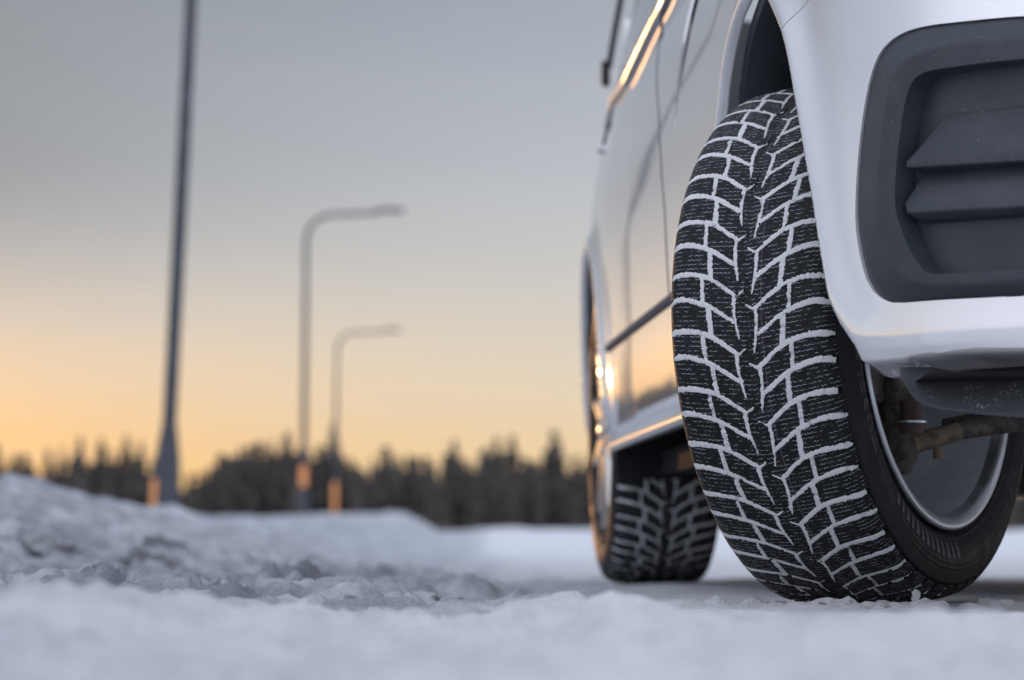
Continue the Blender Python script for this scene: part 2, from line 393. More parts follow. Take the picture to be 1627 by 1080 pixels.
def ground(X, Y):
    L = world2car(np.stack([X.ravel(), Y.ravel(), 0 * X.ravel()], 1)); lx = L[:, 0].reshape(X.shape); ly = L[:, 1].reshape(X.shape)
    undercar = sstep(-.50, -.22, lx) * sstep(-2.6, -1.7, -np.abs(ly - 1.3))
    z = .008 * fbm(X / .5, Y / .5, 3, 3) + .016 * fbm(X / 2.5, Y / 2.5, 5, 2)
    # churned snow left of the car
    r = fbm(X / .20, Y / .30, 11, 5, .55); r2 = fbm(X / .07, Y / .08, 21, 4, .6); r3 = fbm(X / .42, Y / .9, 15, 3, .5)
    rough = sstep(.34, -.05, X - .02 * (Y - 4)) * sstep(2.6, 3.3, Y) * (1 - .75 * sstep(9, 18, Y))
    ridge = np.clip(.42 - np.abs(r) * 1.5, 0, 1)
    z = z + rough * (.050 * ridge + .022 * r2 * (.4 + ridge) + .05 * r3 - .018)
    wx = X + .05 * fbm(X / .12, Y / .12, 31, 3, .6); wy = Y + .05 * fbm(X / .12 + 9, Y / .12, 33, 3, .6)
    slab = sstep(.05, -.45, X) * sstep(3.1, 3.8, Y) * (1 - .9 * sstep(9, 15, Y))
    h1, t1, e1 = cells(wx / .24, wy / .34, 101); h2, t2, e2 = cells(wx / .085, wy / .10, 121)
    z = z + slab * (.075 * np.clip(h1 - .35, 0, 1) * sstep(0, .12, e1) + .05 * t1 + .022 * np.clip(h2 - .3, 0, 1) * sstep(0, .15, e2) + .015 * t2)
    z = z + rough * .012 * np.clip(h2 - .45, 0, 1) * sstep(0, .2, e2)
    z = z + .006 * r2 * sstep(14, 8, Y) + .0042 * fbm(X / .022, Y / .022, 41, 3, .6) * sstep(7, 4.5, Y)
    z = z * (1 - .62 * undercar) - .002 * undercar + .006 * sstep(4.3, 5.2, Y) * sstep(16, 9, Y) * fbm(lx / .10, ly / .5, 161, 4, .6)
    # loose mounds in front of the lens
    lump = 1 + .7 * fbm(X / .10, Y / .12, 51, 4) + .25 * fbm(X / .03, Y / .03, 53, 3)
    z = z + .029 * gauss(X, Y, -.40, 2.1, .17, .30) * lump + .017 * gauss(X, Y, -.20, 2.3, .12, .22) * lump + .000 * gauss(X, Y, -.06, 2.6, .10, .22) * lump
    z = z + .023 * gauss(X, Y, .085, 2.5, .075, .28) * lump + .022 * gauss(X, Y, .035, 3.1, .05, .20) * lump
    z = z + .014 * gauss(X, Y, .27, 1.9, .18, .30) * lump
    z = z + (.010 + .012 * np.cos((X - .1) * 9)) * gauss(X, Y, -.02, 1.45, .5, .25) * (1 + .6 * fbm(X / .10, Y / .10, 57, 4))
    near = sstep(3.4, 2.7, Y) * (1 - .6 * sstep(.25, .5, X) * sstep(2.4, 3.0, Y))
    hn, tn, en = cells(wx / .06, wy / .075, 141)
    z = z + near * (.024 * fbm(X / .085, Y / .11, 151, 4, .55) + .011 * fbm(X / .03, Y / .03, 155, 3, .6) + .020 * np.clip(hn - .55, 0, 1) * sstep(0, .25, en))
    z = z - .012 * near * sstep(-.30, -.12, X)
    # crumbs pressed out round the front tyre
    d = np.hypot(X - .50, Y - 3.86)
    z = z + .013 * np.exp(-((d - .20) / .10) ** 2) * np.clip(.12 + 1.6 * fbm(X / .03, Y / .03, 61, 3, .6), 0, 2) * sstep(3.99, 3.84, Y)
    # ploughed bank along the left, growing with distance
    crest = .05 + .29 * sstep(4.0, 12.5, Y) - .075 * np.exp(-((Y - 23) / 8.0) ** 2) + .0105 * np.clip(Y - 24, 0, 60)
    t_ = sstep(-.62, -2.25, X)
    bank = crest * t_ * (1 + .26 * fbm(X / .6, Y / 1.4, 71, 4)) + t_ * .085 * fbm(X / .22, Y / .36, 73, 5, .62) * sstep(60, 20, Y)
    bank = bank * sstep(78, 62, Y)
    # cross bank at the end of the lot, and lumps on it
    cross = (.56 + .36 * fbm(X / 2.6, Y / 9, 81, 3)) * np.exp(-((Y - 78 - 1.5 * np.sin(X * .3)) / 6.0) ** 2) * sstep(-60, -20, -np.abs(X))
    cross = cross + .10 * gauss(X, Y, -2.0, 56, 1.3, 7)
    z = z + bank + cross
    far = sstep(90, 220, Y)
    z = z * (1 - far) + far * .25 * fbm(X / 40, Y / 40, 91, 2)
    return z
def axis(lo, hi, step, far_lo, far_hi, grow):
    a = list(np.arange(lo, hi + 1e-9, step)); s = step
    while a[-1] < far_hi: s *= grow; a.append(a[-1] + s)
    s = step; pre = [lo]
    while pre[-1] > far_lo: s *= grow; pre.append(pre[-1] - s)
    return np.array(pre[:0:-1] + a)
gx = axis(-1.05, 1.0, .0085, -900, 900, 1.045); gy = axis(1.05, 5.6, .0105, -300, 1500, 1.022)
GX, GY = np.meshgrid(gx, gy); GZ = ground(GX, GY)
nx, ny = len(gx), len(gy)
ids = np.arange(nx * ny).reshape(ny, nx)
Fq = np.stack([ids[:-1, :-1], ids[:-1, 1:], ids[1:, 1:], ids[1:, :-1]], -1).reshape(-1, 4)
me = bpy.data.meshes.new('snow_ground')
me.vertices.add(nx * ny); me.vertices.foreach_set('co', np.stack([GX, GY, GZ], -1).ravel())
me.loops.add(Fq.size); me.loops.foreach_set('vertex_index', Fq.ravel())
me.polygons.add(len(Fq)); me.polygons.foreach_set('loop_start', np.arange(0, Fq.size, 4)); me.polygons.foreach_set('loop_total', np.full(len(Fq), 4))
me.update(); me.validate(); me.shade_smooth()
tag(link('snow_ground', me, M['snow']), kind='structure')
def gz(x, y): return float(ground(np.array([[float(x)]]), np.array([[float(y)]]))[0, 0])

# loose crusts lying on the churned snow and the bank
def chunk_mesh(seed, flat):
    bm = bmesh.new(); bmesh.ops.create_icosphere(bm, subdivisions=5, radius=1.0)
    rs = np.random.default_rng(seed); planes = [(Vector(rs.normal(size=3)).normalized(), rs.uniform(.35, .75)) for _ in range(12)]
    for v in bm.verts:
        for n, d in planes:
            e = v.co.dot(n) - d
            if e > 0: v.co -= n * e
        p = v.co * 3.1
        k = float(fbm(p.x + 5 * seed, p.y + p.z * 1.7, seed, 6, .68)) * .42
        v.co *= 1 + k; v.co.z *= flat
    me = bpy.data.meshes.new('snow_chunk'); bm.to_mesh(me); bm.free(); me.shade_smooth(); me.materials.append(M['chunk']); return me
chm = [chunk_mesh(i + 1, f) for i, f in enumerate((.55, .7, .45, .62, .8))]
spots = [(-.60, 4.45, .075), (-.70, 4.75, .10), (-.50, 4.3, .045), (-.55, 4.95, .055), (-.42, 4.15, .035), (-.30, 4.35, .03), (-.66, 5.4, .085),
         (-.86, 5.6, .13), (-.46, 5.5, .05), (-.22, 3.9, .022), (-.36, 3.75, .026), (-.12, 4.5, .03), (-1.0, 6.3, .12), (-.72, 6.4, .08), (-.30, 5.6, .045),
         (-.05, 3.62, .02), (.045, 3.72, .018), (-1.25, 7.6, .14), (-.9, 7.4, .1), (-.1, 6.6, .04), (-1.5, 9.3, .16), (-1.1, 9, .1), (.02, 5.5, .03)]
cl = {0: 'low crust of frozen snow lying in the churned snow beside the lane', 1: 'large angular slab of snow lodged in the snow bank'}
for i, (x, y, r) in enumerate(spots):
    big = 1 if r >= .075 else 0
    o = link('snow_chunk', chm[i % 5]); o.location = (x, y, gz(x, y) - r * .02); o.scale = (r, r * random.uniform(.7, 1.0), r * random.uniform(.75, 1.1))
    o.rotation_euler = (random.uniform(-.3, .3), random.uniform(-.3, .3), random.uniform(0, 6.28))
    tag(o, cl[big], 'snow chunk', ('snow crusts beside the lane', 'snow slabs in the bank')[big])
crm = []
for k_ in (0, 2, 4):
    q = chm[k_].copy(); q.materials[0] = M['groove_snow']; crm.append(q)
# crumbs at the tyre foot
for i, (px, Y, r) in enumerate(((1372, 3.62, .013), (1408, 3.60, .009), (1345, 3.64, .007), (1236, 3.62, .006), (1305, 3.60, .008), (1452, 3.66, .012), (1560, 3.75, .016), (1590, 3.8, .012))):
    x = (px - 813.5) / F_PX * Y
    o = link('snow_crumb', crm[i % 3]); o.location = (x, Y, gz(x, Y) + r * .12); o.scale = (r * .9, r * .8, r); o.rotation_euler = (random.uniform(-.6, .6), random.uniform(-.6, .6), i)
    tag(o, 'small crumb of snow at the foot of the front tyre', 'snow crumb', 'snow crumbs at the front tyre')

# ------------------------------------------------------------------ spruce wood beyond the lot
def spruce(seed, H, wid, pw_=.8):
    rs = np.random.default_rng(seed); V, Fc = [], []
    z = H * rs.uniform(.06, .14)
    while z < H * .985:
        u = 1 - z / H; rad = wid * (u ** pw_) * rs.uniform(.7, 1.15) + .10; nb = int(6 + 7 * u); ph = rs.uniform(0, 6.28)
        for k in range(nb):
            if rs.random() < .13: continue
            a = ph + 6.283 * k / nb + rs.normal() * .2; L = rad * rs.uniform(.6, 1.15); dr = L * rs.uniform(.25, .55); wd = .24 * L + .14
            d = np.array([math.cos(a), math.sin(a), 0]); s = np.array([-math.sin(a), math.cos(a), 0])
            b0 = len(V); zz = z + rs.normal() * .06
            p = lambda q, lat, dz: d * L * q + s * lat + np.array([0, 0, zz + dz])
            V += [p(0, 0, .08), p(.45, wd, -dr * .35), p(.45, -wd, -dr * .35), p(1, 0, -dr), p(.5, 0, -dr * .15), p(.55, 0, -dr * .35 - wd * 1.1)]
            Fc += [(b0, b0 + 1, b0 + 4), (b0, b0 + 4, b0 + 2), (b0 + 1, b0 + 3, b0 + 4), (b0 + 4, b0 + 3, b0 + 2), (b0 + 4, b0 + 3, b0 + 5), (b0, b0 + 4, b0 + 5)]
        z += H * rs.uniform(.020, .034) * (1.1 - .35 * (z / H))
    return mesh('crown', V, Fc)
kinds = []
for i, (H, wd) in enumerate(((12, 2.5), (12, 2.0), (12, 3.0), (12, 1.7), (12, 2.4), (12, 2.2))):
    cr = spruce(30 + i, H, wd, (.75, .45, .9, .5, .62, .38)[i]); cr.materials.append(M['needles'])
    tv, tf = tube([(0, 0, -.5), (0, 0, H * .5), (0, 0, H)], [.17, .11, .012], 6)
    tm = mesh('trunk', tv, tf, 180); tm.materials.append(M['bark']); kinds.append((cr, tm))
def outline(px):    # height of the wood's crest above the horizon in photo pixels
    xs = [-500, 0, 60, 120, 200, 260, 330, 390, 470, 520, 560, 620, 680, 740, 800, 880, 960, 1100, 1600, 2200]
    hs = [150, 158, 170, 168, 170, 145, 142, 186, 172, 200, 160, 152, 158, 166, 168, 178, 170, 170, 175, 170]
    return np.interp(px, xs, hs)
rt = np.random.default_rng(12); cnt = 0
for row, (Y0, den) in enumerate(((335, 17), (345, 15), (357, 19))):
    px = -430
    while px < 1750:
        hid = px > 1150
        px += den * rt.uniform(.6, 1.4) * (3.0 if hid or px < -30 else 1)
        Y = Y0 + rt.uniform(-4, 4); X = (px - 813.5) / F_PX * Y
        hpx = outline(px) * rt.uniform(.76, 1.03) * (1.0 if row else .9)
        if rt.random() < .10: hpx = outline(px) * 1.10
        H = hpx / F_PX * Y; k = rt.integers(0, 6); cr, tm = kinds[k]
        root = empty('spruce_tree', (X, Y, 0), rt.uniform(0, 6.28)); s = H / 12.0; root.scale = (s * rt.uniform(.85, 1.15),) * 2 + (s,)
        root.empty_display_size = .5
        link('crown', cr, None, root); link('trunk', tm, None, root)
        tag(root, 'dark spruce standing in the wood beyond the snowy lot', 'tree', 'spruces of the wood beyond the lot'); cnt += 1
print('trees', cnt)
# undergrowth closing the wood between the trunks
V, Fc = [], []
for k in range(16000):
    X = rt.uniform(-105, 75); Y = rt.uniform(338, 385); z = rt.uniform(0, 1) ** 1.0 * 7.6 * (Y / 360); s = rt.uniform(.35, .95); a = rt.uniform(0, 3.14); b0 = len(V)
    if z > 4.6 and rt.random() < .3 + .15 * (z - 4.6): continue
    ca, sa = math.cos(a) * s, math.sin(a) * s
    V += [(X - ca, Y - sa, z - s * .5), (X + ca, Y + sa, z - s * .5), (X, Y, z + s * 1.3)]; Fc.append((b0, b0 + 1, b0 + 2))
tag(obj('undergrowth', V, Fc, M['needles']), 'dark thicket of young spruce between the trunks of the wood', 'undergrowth', kind='stuff')

# ------------------------------------------------------------------ street lamps
def street_lamp(px, ytop_px, Y, H, lean, label, arm=2.15, plate=(2.3, 4.9), span=(.55, 1.15)):
    X = (px - 813.5) / F_PX * Y
    zr = gz(X, Y) - .05; H = H - zr
    root = empty('street_lamp', (X, Y, zr)); root.rotation_euler = (0, R_(lean), 0)
    v, f = tube([(0, 0, .5), (0, 0, H * .55), (0, 0, H - .75)], [.075, .066, .052], 14); obj('post', v, f, M['galv'], root, 40)
    v, f = tube([(0, 0, 0), (0, 0, .62), (0, 0, .98), (0, 0, 1.04)], [.15, .135, .085, .074], 16); obj('base_sleeve', v, f, M['galv'], root, 40)
    # added curved plate, low sunlight on the foot put into its colour
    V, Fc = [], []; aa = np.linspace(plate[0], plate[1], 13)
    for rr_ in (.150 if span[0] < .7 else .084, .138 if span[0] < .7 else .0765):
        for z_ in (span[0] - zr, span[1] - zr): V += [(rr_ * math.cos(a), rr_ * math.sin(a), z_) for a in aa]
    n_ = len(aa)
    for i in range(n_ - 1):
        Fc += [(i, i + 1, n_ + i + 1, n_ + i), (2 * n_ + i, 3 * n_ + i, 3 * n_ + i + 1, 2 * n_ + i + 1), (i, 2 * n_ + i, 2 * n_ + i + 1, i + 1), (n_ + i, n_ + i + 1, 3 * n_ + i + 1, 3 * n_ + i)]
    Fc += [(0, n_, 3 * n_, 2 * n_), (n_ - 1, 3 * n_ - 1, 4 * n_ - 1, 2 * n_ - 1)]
    obj('sunlight_plate', V, Fc, M['orange'], root, 40)
    rr = .62; pts = [(0, 0, H - .78)] + [(rr - rr * math.cos(a), 0, H - .75 + rr * math.sin(a)) for a in np.linspace(0, math.pi / 2 - .06, 9)]
    pts += [(arm * .75, 0, pts[-1][2] + .05), (arm - .35, 0, pts[-1][2] + .08)]
    v, f = tube(pts, np.linspace(.053, .042, len(pts)), 12); obj('arm', v, f, M['galv'], root, 60)
    hz = pts[-1][2]
    hv = []; prof = [(-.08, .05, .045), (.05, .085, .06), (.30, .115, .075), (.52, .10, .06), (.62, .05, .035)]
    hf = []; n = 12
    for (x, wy, wz) in prof:
        for k in range(n):
            a = 2 * math.pi * k / n; zz = math.sin(a); zz = max(zz, -.55)
            hv.append((arm - .40 + x, wy * math.cos(a), hz + .02 + wz * zz))
    for i in range(len(prof) - 1):
        for k in range(n): hf.append((i * n + k, i * n + (k + 1) % n, (i + 1) * n + (k + 1) % n, (i + 1) * n + k))
    hf += [tuple(range(n)), tuple(range((len(prof) - 1) * n, len(prof) * n))]
    hd = obj('lamp_head', hv, hf, M['galv'], root, 40)
    v, f = box((arm - .40 + .32, 0, hz + .02 - .036), (.34, .15, .014)); obj('lamp_cover', v, f, M['lampglass'], hd)
    tag(root, label, 'street lamp', 'street lamps along the lot')
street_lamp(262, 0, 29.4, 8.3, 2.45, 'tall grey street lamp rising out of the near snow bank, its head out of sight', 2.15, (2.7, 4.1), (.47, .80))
street_lamp(482, 325, 66.7, 8.03, .35, 'grey street lamp with curved arm and orange sunlight painted on an added plate at its foot', 2.08, (2.6, 6.2), (.85, 2.05))
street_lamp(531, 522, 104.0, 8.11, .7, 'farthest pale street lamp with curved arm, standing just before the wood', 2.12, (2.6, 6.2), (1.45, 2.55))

# ================================================================== the car
car = empty('parked_car', (WC[0], WC[1], 0), YAW)
tag(car, 'white car parked on packed snow, front wheel turned, snow in its tread', 'car')
XMID = .785                                           # car centre line in car coordinates (x inward, y rearward)

# ---- plan outline of the body: rear centre -> flank -> front corner -> front centre
PL = np.array([(.785, 3.75), (.3, 3.74), (.08, 3.70), (-.02, 3.60), (-.075, 3.42), (-.118, 3.15), (-.138, 2.85), (-.146, 2.4), (-.148, 1.8), (-.148, 1.1), (-.147, .5),
               (-.144, .1), (-.137, -.18), (-.124, -.36), (-.098, -.48), (-.04, -.585), (.05, -.665), (.20, -.73), (.45, -.785), (.785, -.80)])
def dens(P, step=.004):
    d = np.r_[0, np.cumsum(np.linalg.norm(np.diff(P, axis=0), axis=1))]; n = int(d[-1] / step); q = np.linspace(0, d[-1], n)
    return np.stack([np.interp(q, d, P[:, 0]), np.interp(q, d, P[:, 1])], 1)
pl = dens(PL); k = 27; ker = np.hanning(k + 2)[1:-1]; ker /= ker.sum()
ext = np.vstack([pl[0] + np.arange(-k, 0)[:, None] * (pl[1] - pl[0]), pl, pl[-1] + np.arange(1, k + 1)[:, None] * (pl[-1] - pl[-2])])
sm = ext
for _ in range(3): sm = np.stack([np.convolve(np.pad(sm[:, j], k // 2, mode='edge'), ker, 'valid') for j in (0, 1)], 1)
pl = sm[k:-k]
ds = np.r_[0, np.cumsum(np.linalg.norm(np.diff(pl, axis=0), axis=1))]
i0 = np.argmin(np.abs(pl[:, 1]) + (pl[:, 0] > .4) * 9); ds = ds - ds[i0]        # s = 0 beside the front axle, + to the front
tg = np.gradient(pl, axis=0); tg /= np.linalg.norm(tg, axis=1)[:, None]; nin = np.stack([-tg[:, 1], tg[:, 0]], 1)   # inward
S_MAX = ds[-1]
prof_z = [.10, .20, .26, .29, .31, .33, .36, .40, .44, .47, .50, .53, .62, .74, .86, .96, 1.03, 1.08, 1.2, 1.35, 1.5, 1.62]
prof_g = [.10, .076, .050, .030, .019, .0145, .0100, .0058, .0030, .0014, .0004, .000, -.002, -.004, .001, .014, .030, .045, .067, .099, .14, .20]
bump_z = [.20, .262, .292, .2985, .302, .315, .34, .42, .55, .68, .80, .92, 1.0]
bump_g = [.17, .085, .030, .012, .0045, .003, .001, .000, .000, .003, .012, .035, .075]
def soft(zs, gs, sig):
    q = np.arange(zs[0] - .2, zs[-1] + .2, .002); g_ = np.interp(q, zs, gs); n_ = int(4 * sig / .002); kk = np.exp(-.5 * (np.arange(-n_, n_ + 1) * .002 / sig) ** 2); kk /= kk.sum()
    return q, np.convolve(np.pad(g_, n_, mode='edge'), kk, 'valid')
prof_z, prof_g = soft(prof_z, prof_g, .028); bump_zs, bump_gs = soft([.20, .55, .68, .80, .92, 1.0], [0, 0, .003, .012, .035, .075], .030)
def gprof(s, z):
    f = np.interp(z, prof_z, prof_g); b_ = np.interp(z, [.20, .262, .292, .2985, .303, .312, .33], [.17, .085, .030, .012, .0042, .0012, 0]) + np.interp(z, bump_zs, bump_gs); k_ = sstep(-.15, .40, s)
    return f * (1 - k_) + b_ * k_
ARCH = {'front': None, 'rear': None}
def sdf(poly, P):
    """signed distance to a closed polygon, positive outside"""
    A = np.asarray(poly, float); B = np.roll(A, -1, 0); P = np.asarray(P, float)
    best = np.full(len(P), 1e9); ins = np.zeros(len(P), bool)
    for a, b_ in zip(A, B):
        ab = b_ - a; t_ = np.clip(((P - a) @ ab) / (ab @ ab + 1e-15), 0, 1)
        best = np.minimum(best, np.hypot(*(P - a - t_[:, None] * ab).T))
        c = ((a[1] <= P[:, 1]) & (b_[1] > P[:, 1])) | ((b_[1] <= P[:, 1]) & (a[1] > P[:, 1]))
        with np.errstate(divide='ignore', invalid='ignore'):
            xi = a[0] + (P[:, 1] - a[1]) / (b_[1] - a[1]) * ab[0]
        ins ^= c & (P[:, 0] < xi)
    return np.where(ins, -best, best)
def flare(s, z):
    o = np.zeros(np.shape(s))
    P = np.stack([np.ravel(s), np.ravel(z)], 1)
    for k_ in ('front', 'rear'):
        if ARCH[k_] is None: continue
        near = np.abs(P[:, 0] - ARCH[k_][:, 0].mean()) < .75
        if not near.any(): continue
        d = np.full(len(P), 9.0); d[near] = sdf(ARCH[k_], P[near]); d = np.maximum(d, 0)
        fl = -.020 * np.exp(-(d / .045) ** 2) * sstep(.26, .40, P[:, 1]) + .012 * np.clip(1 - d / .015, 0, 1) ** 2
        o = o + fl.reshape(np.shape(s))
    return o
def surf(s, z, d=0.0, lip=True):
    s = np.asarray(s, float); z = np.asarray(z, float)
    g = gprof(s, z) + d + (flare(s, z) if lip else 0)
    x, y = np.interp(s, ds, pl[:, 0]), np.interp(s, ds, pl[:, 1]); nx_, ny_ = np.interp(s, ds, nin[:, 0]), np.interp(s, ds, nin[:, 1])
    return np.stack([x + nx_ * g, y + ny_ * g, z + 0 * s], -1)
def on_surf(px, py, d=0.0, s0=None, lip=False):
    """(s, z) of the body surface seen at a photo pixel"""
    if s0 is None:
        sg = np.linspace(-3.4, 1.2, 231); zg = np.linspace(.15, 1.6, 146); SS, ZZ = np.meshgrid(sg, zg)
        q = proj(car2world(surf(SS.ravel(), ZZ.ravel(), d, False))); e = np.hypot(q[:, 0] - px, q[:, 1] - py)
        i = e.argmin(); p = np.array([SS.ravel()[i], ZZ.ravel()[i]])
    else: p = np.array(s0, float)
    for _ in range(14):
        P = np.array([p, p + (1e-4, 0), p + (0, 1e-4)]); q = proj(car2world(surf(P[:, 0], P[:, 1], d, lip)))
        J = np.stack([(q[1] - q[0]) / 1e-4, (q[2] - q[0]) / 1e-4], 1)
        dp = np.linalg.solve(J, np.array([px, py]) - q[0]); n_ = np.linalg.norm(dp); p = p + dp * min(1, .05 / (n_ + 1e-9))
    return p
def sz(pts, d=0.0): return np.array([on_surf(x, y, d) for x, y in pts])

afr = sz([(1393, 594), (1387, 589), (1367, 564.5), (1347, 529), (1338, 503), (1332, 480), (1325.5, 440), (1319, 400), (1313, 360), (1306, 310), (1296, 250), (1286, 190), (1277, 137), (1270, 100), (1261, 62), (1249, 32), (1234, 0)])
are = sz([(1200, 0), (1185, 32), (1172, 80), (1164, 130), (1159, 185)])
def smooth_poly(P, it=2):
    P = np.asarray(P, float)
    for _ in range(it):                               # Chaikin
        Q = np.empty((2 * len(P), 2)); B = np.roll(P, -1, 0); Q[0::2] = .75 * P + .25 * B; Q[1::2] = .25 * P + .75 * B; P = Q
    return P
top_s = (afr[-1][0] + are[0][0]) / 2
af_poly = np.vstack([[afr[0][0] + .02, .05], [afr[0][0] + .002, .20], afr, [[top_s, max(afr[-1][1], are[0][1]) + .020]], are,
                     [[-.40, .58], [-.43, .45], [-.445, .32], [-.45, .20], [-.45, .05]]])
ARCH['front'] = smooth_poly(af_poly, 2)
th = np.linspace(-.55, math.pi + .55, 40)
ar_poly = np.array([(-WB + .405 * math.cos(a), .365 + .405 * math.sin(a)) for a in th]); ar_poly = np.vstack([[(-WB + .40, .05)], ar_poly, [(-WB - .40, .05)]])
ARCH['rear'] = ar_poly
print('arch', np.round(afr[[0, 6, -1]], 3).tolist(), np.round(are[[0, -1]], 3).tolist())

def clip_panel(s_rng, z_rng, ns_, nz_, fields):
    """grid in (s, z) cut exactly along the zero lines of the fields (kept where all are > 0)"""
    sv = np.linspace(*s_rng, ns_); zv = np.linspace(*z_rng, nz_); SS, ZZ = np.meshgrid(sv, zv); P = np.stack([SS.ravel(), ZZ.ravel()], 1)
    Fv = np.stack([f(P) for f in fields], 1); ok = (Fv > 0)
    V, key, Fc = [], {}, []
    def vid(p):
        k_ = (round(p[0], 6), round(p[1], 6))
        if k_ not in key: key[k_] = len(V); V.append(k_)
        return key[k_]
    full = ok.all(1).reshape(nz_, ns_); anyf = ok.reshape(nz_, ns_, -1)
    for j in range(nz_ - 1):
        for i in range(ns_ - 1):
            q = [j * ns_ + i, j * ns_ + i + 1, (j + 1) * ns_ + i + 1, (j + 1) * ns_ + i]
            if ok[q].all(): Fc.append([vid(P[a]) for a in q]); continue
            if not ok[q].any(0).all(): continue
            poly = [np.r_[P[a], Fv[a]] for a in q]
            for c in range(len(fields)):
                out = []
                for a in range(len(poly)):
                    p0, p1 = poly[a], poly[(a + 1) % len(poly)]; f0, f1 = p0[2 + c], p1[2 + c]
                    if f0 > 0: out.append(p0)
                    if (f0 > 0) != (f1 > 0): t_ = f0 / (f0 - f1); out.append(p0 + (p1 - p0) * t_)
                poly = out
                if len(poly) < 3: break
            if len(poly) >= 3:
                idx = []
                for p in poly:
                    v = vid(p)
                    if not idx or (idx[-1] != v and idx[0] != v): idx.append(v)
                if len(idx) >= 3: Fc.append(idx)
    return np.array(V), Fc
def boundary(Fc):
    e = {}
    for f in Fc:
        for a in range(len(f)):
            p, q = f[a], f[(a + 1) % len(f)]
            if (q, p) in e: e.pop((q, p))
            else: e[(p, q)] = 1
    return list(e)
def skin(name, VS, Fc, mt, thick=.006, dfun=None, lip=True, mirror=False, parent=car, flip_also=False, ang=40):
    d = dfun(VS) if dfun else 0.0
    A = surf(VS[:, 0], VS[:, 1], d, lip); B = surf(VS[:, 0], VS[:, 1], d + thick, lip); n = len(A)
    V = np.vstack([A, B]); F2 = [list(f) for f in Fc] + [[i + n for i in f[::-1]] for f in Fc]
    F2 += [[q, p, p + n, q + n] for p, q in boundary(Fc)]
    # orientation: outward
    f = F2[len(Fc) // 2]; nn = np.cross(V[f[1]] - V[f[0]], V[f[2]] - V[f[0]])
    if nn @ (B[f[0]] - A[f[0]]) > 0: F2 = [x[::-1] for x in F2]
    Vm = V.copy(); Vm[:, 0] = 2 * XMID - Vm[:, 0]
    if mirror == 'join':
        F2 = F2 + [[i + len(V) for i in x[::-1]] for x in F2]; V = np.vstack([V, Vm])
    o = obj(name, V, F2, mt, parent, ang)
    if mirror == 'copy': obj(name, Vm, [x[::-1] for x in F2], mt, parent, ang)
    return o
fA = lambda P: sdf(ARCH['front'], P)
fR = lambda P: sdf(ARCH['rear'], P)
def line_field(pts, side):
    """signed distance to s = f(z), side +1 keeps larger s"""
    pts = np.asarray(pts)[np.argsort(np.asarray(pts)[:, 1])]
    return lambda P, g=0.0: side * (P[:, 0] - np.interp(P[:, 1], pts[:, 1], pts[:, 0])) - g
seam_f = np.vstack([sz([(1261, 66), (1262, 55), (1265, 40), (1271, 27), (1286, 0)]), [[.02, 1.0]]]); seam_f = np.vstack([[seam_f[0][0], .2], seam_f])
seam_f[-1] = (seam_f[-2][0] + .10, 1.0)
sb = sz([(1110, 0), (1092, 80), (1079, 150), (1068, 230), (1064, 300), (1061, 400), (1060, 470)]); seam_b = np.vstack([[sb[0][0] + .08, 1.10], sb, [sb[-1][0], .2]])
sa = sz([(1050, 20), (1047, 180), (1050, 250), (1056, 330), (1060, 420), (1064, 480)]); 
print('seams', np.round(sb[[0, -1]], 3).tolist(), np.round(sa[[0, -1]], 3).tolist())
# panel outlines in the bumper corner
pan_px = [(1627, 26), (1538, 34), (1471, 41.5), (1434.5, 52), (1408.6, 70), (1393, 93), (1382.6, 124.5), (1375, 161), (1368, 207.5), (1363, 259), (1360, 311), (1360, 353), (1364.5, 389), (1375, 436), (1388, 462), (1406, 476), (1424, 481), (1486, 476), (1559, 472), (1627, 469.5), (1760, 462), (1850, 440), (1880, 400), (1880, 90), (1850, 40), (1760, 22)]
cre_px = [(1627, 62), (1517.5, 72.6), (1460, 88), (1434.5, 114), (1424, 150), (1414, 218), (1406, 290.5), (1404.5, 332), (1411, 373.5), (1427, 415), (1445, 444), (1470, 455), (1520, 456), (1627, 449), (1750, 440), (1840, 410), (1850, 350), (1850, 120), (1820, 70), (1750, 55)]
rec_px = [(1627, 96), (1517.5, 109), (1481, 115), (1463, 127), (1452.7, 150), (1445, 192), (1437, 259.4), (1434.5, 301), (1435.6, 337), (1445, 368), (1460.5, 404.7), (1473.5, 425.4), (1484, 434.8), (1502, 437), (1627, 429.6), (1740, 422), (1810, 390), (1815, 340), (1815, 140), (1790, 100), (1740, 90)]
pan = smooth_poly(sz(pan_px), 1); cre = smooth_poly(sz(cre_px), 1); rec = smooth_poly(sz(rec_px), 1)
bot = sz([(1393, 594), (1406, 597.5), (1420, 600.5), (1426, 599), (1431, 598), (1450, 601.5), (1472, 605.5), (1491, 599), (1511, 593), (1533, 588.5), (1580, 585), (1627, 581.5)])
bot = bot[np.argsort(bot[:, 0])]
f_bot = lambda P: P[:, 1] - np.interp(P[:, 0], bot[:, 0], bot[:, 1])
print('bottom', np.round(bot[[0, 5, -1]], 3).tolist(), 'panel s', np.round([pan[:, 0].min(), pan[:, 0].max()], 3).tolist())

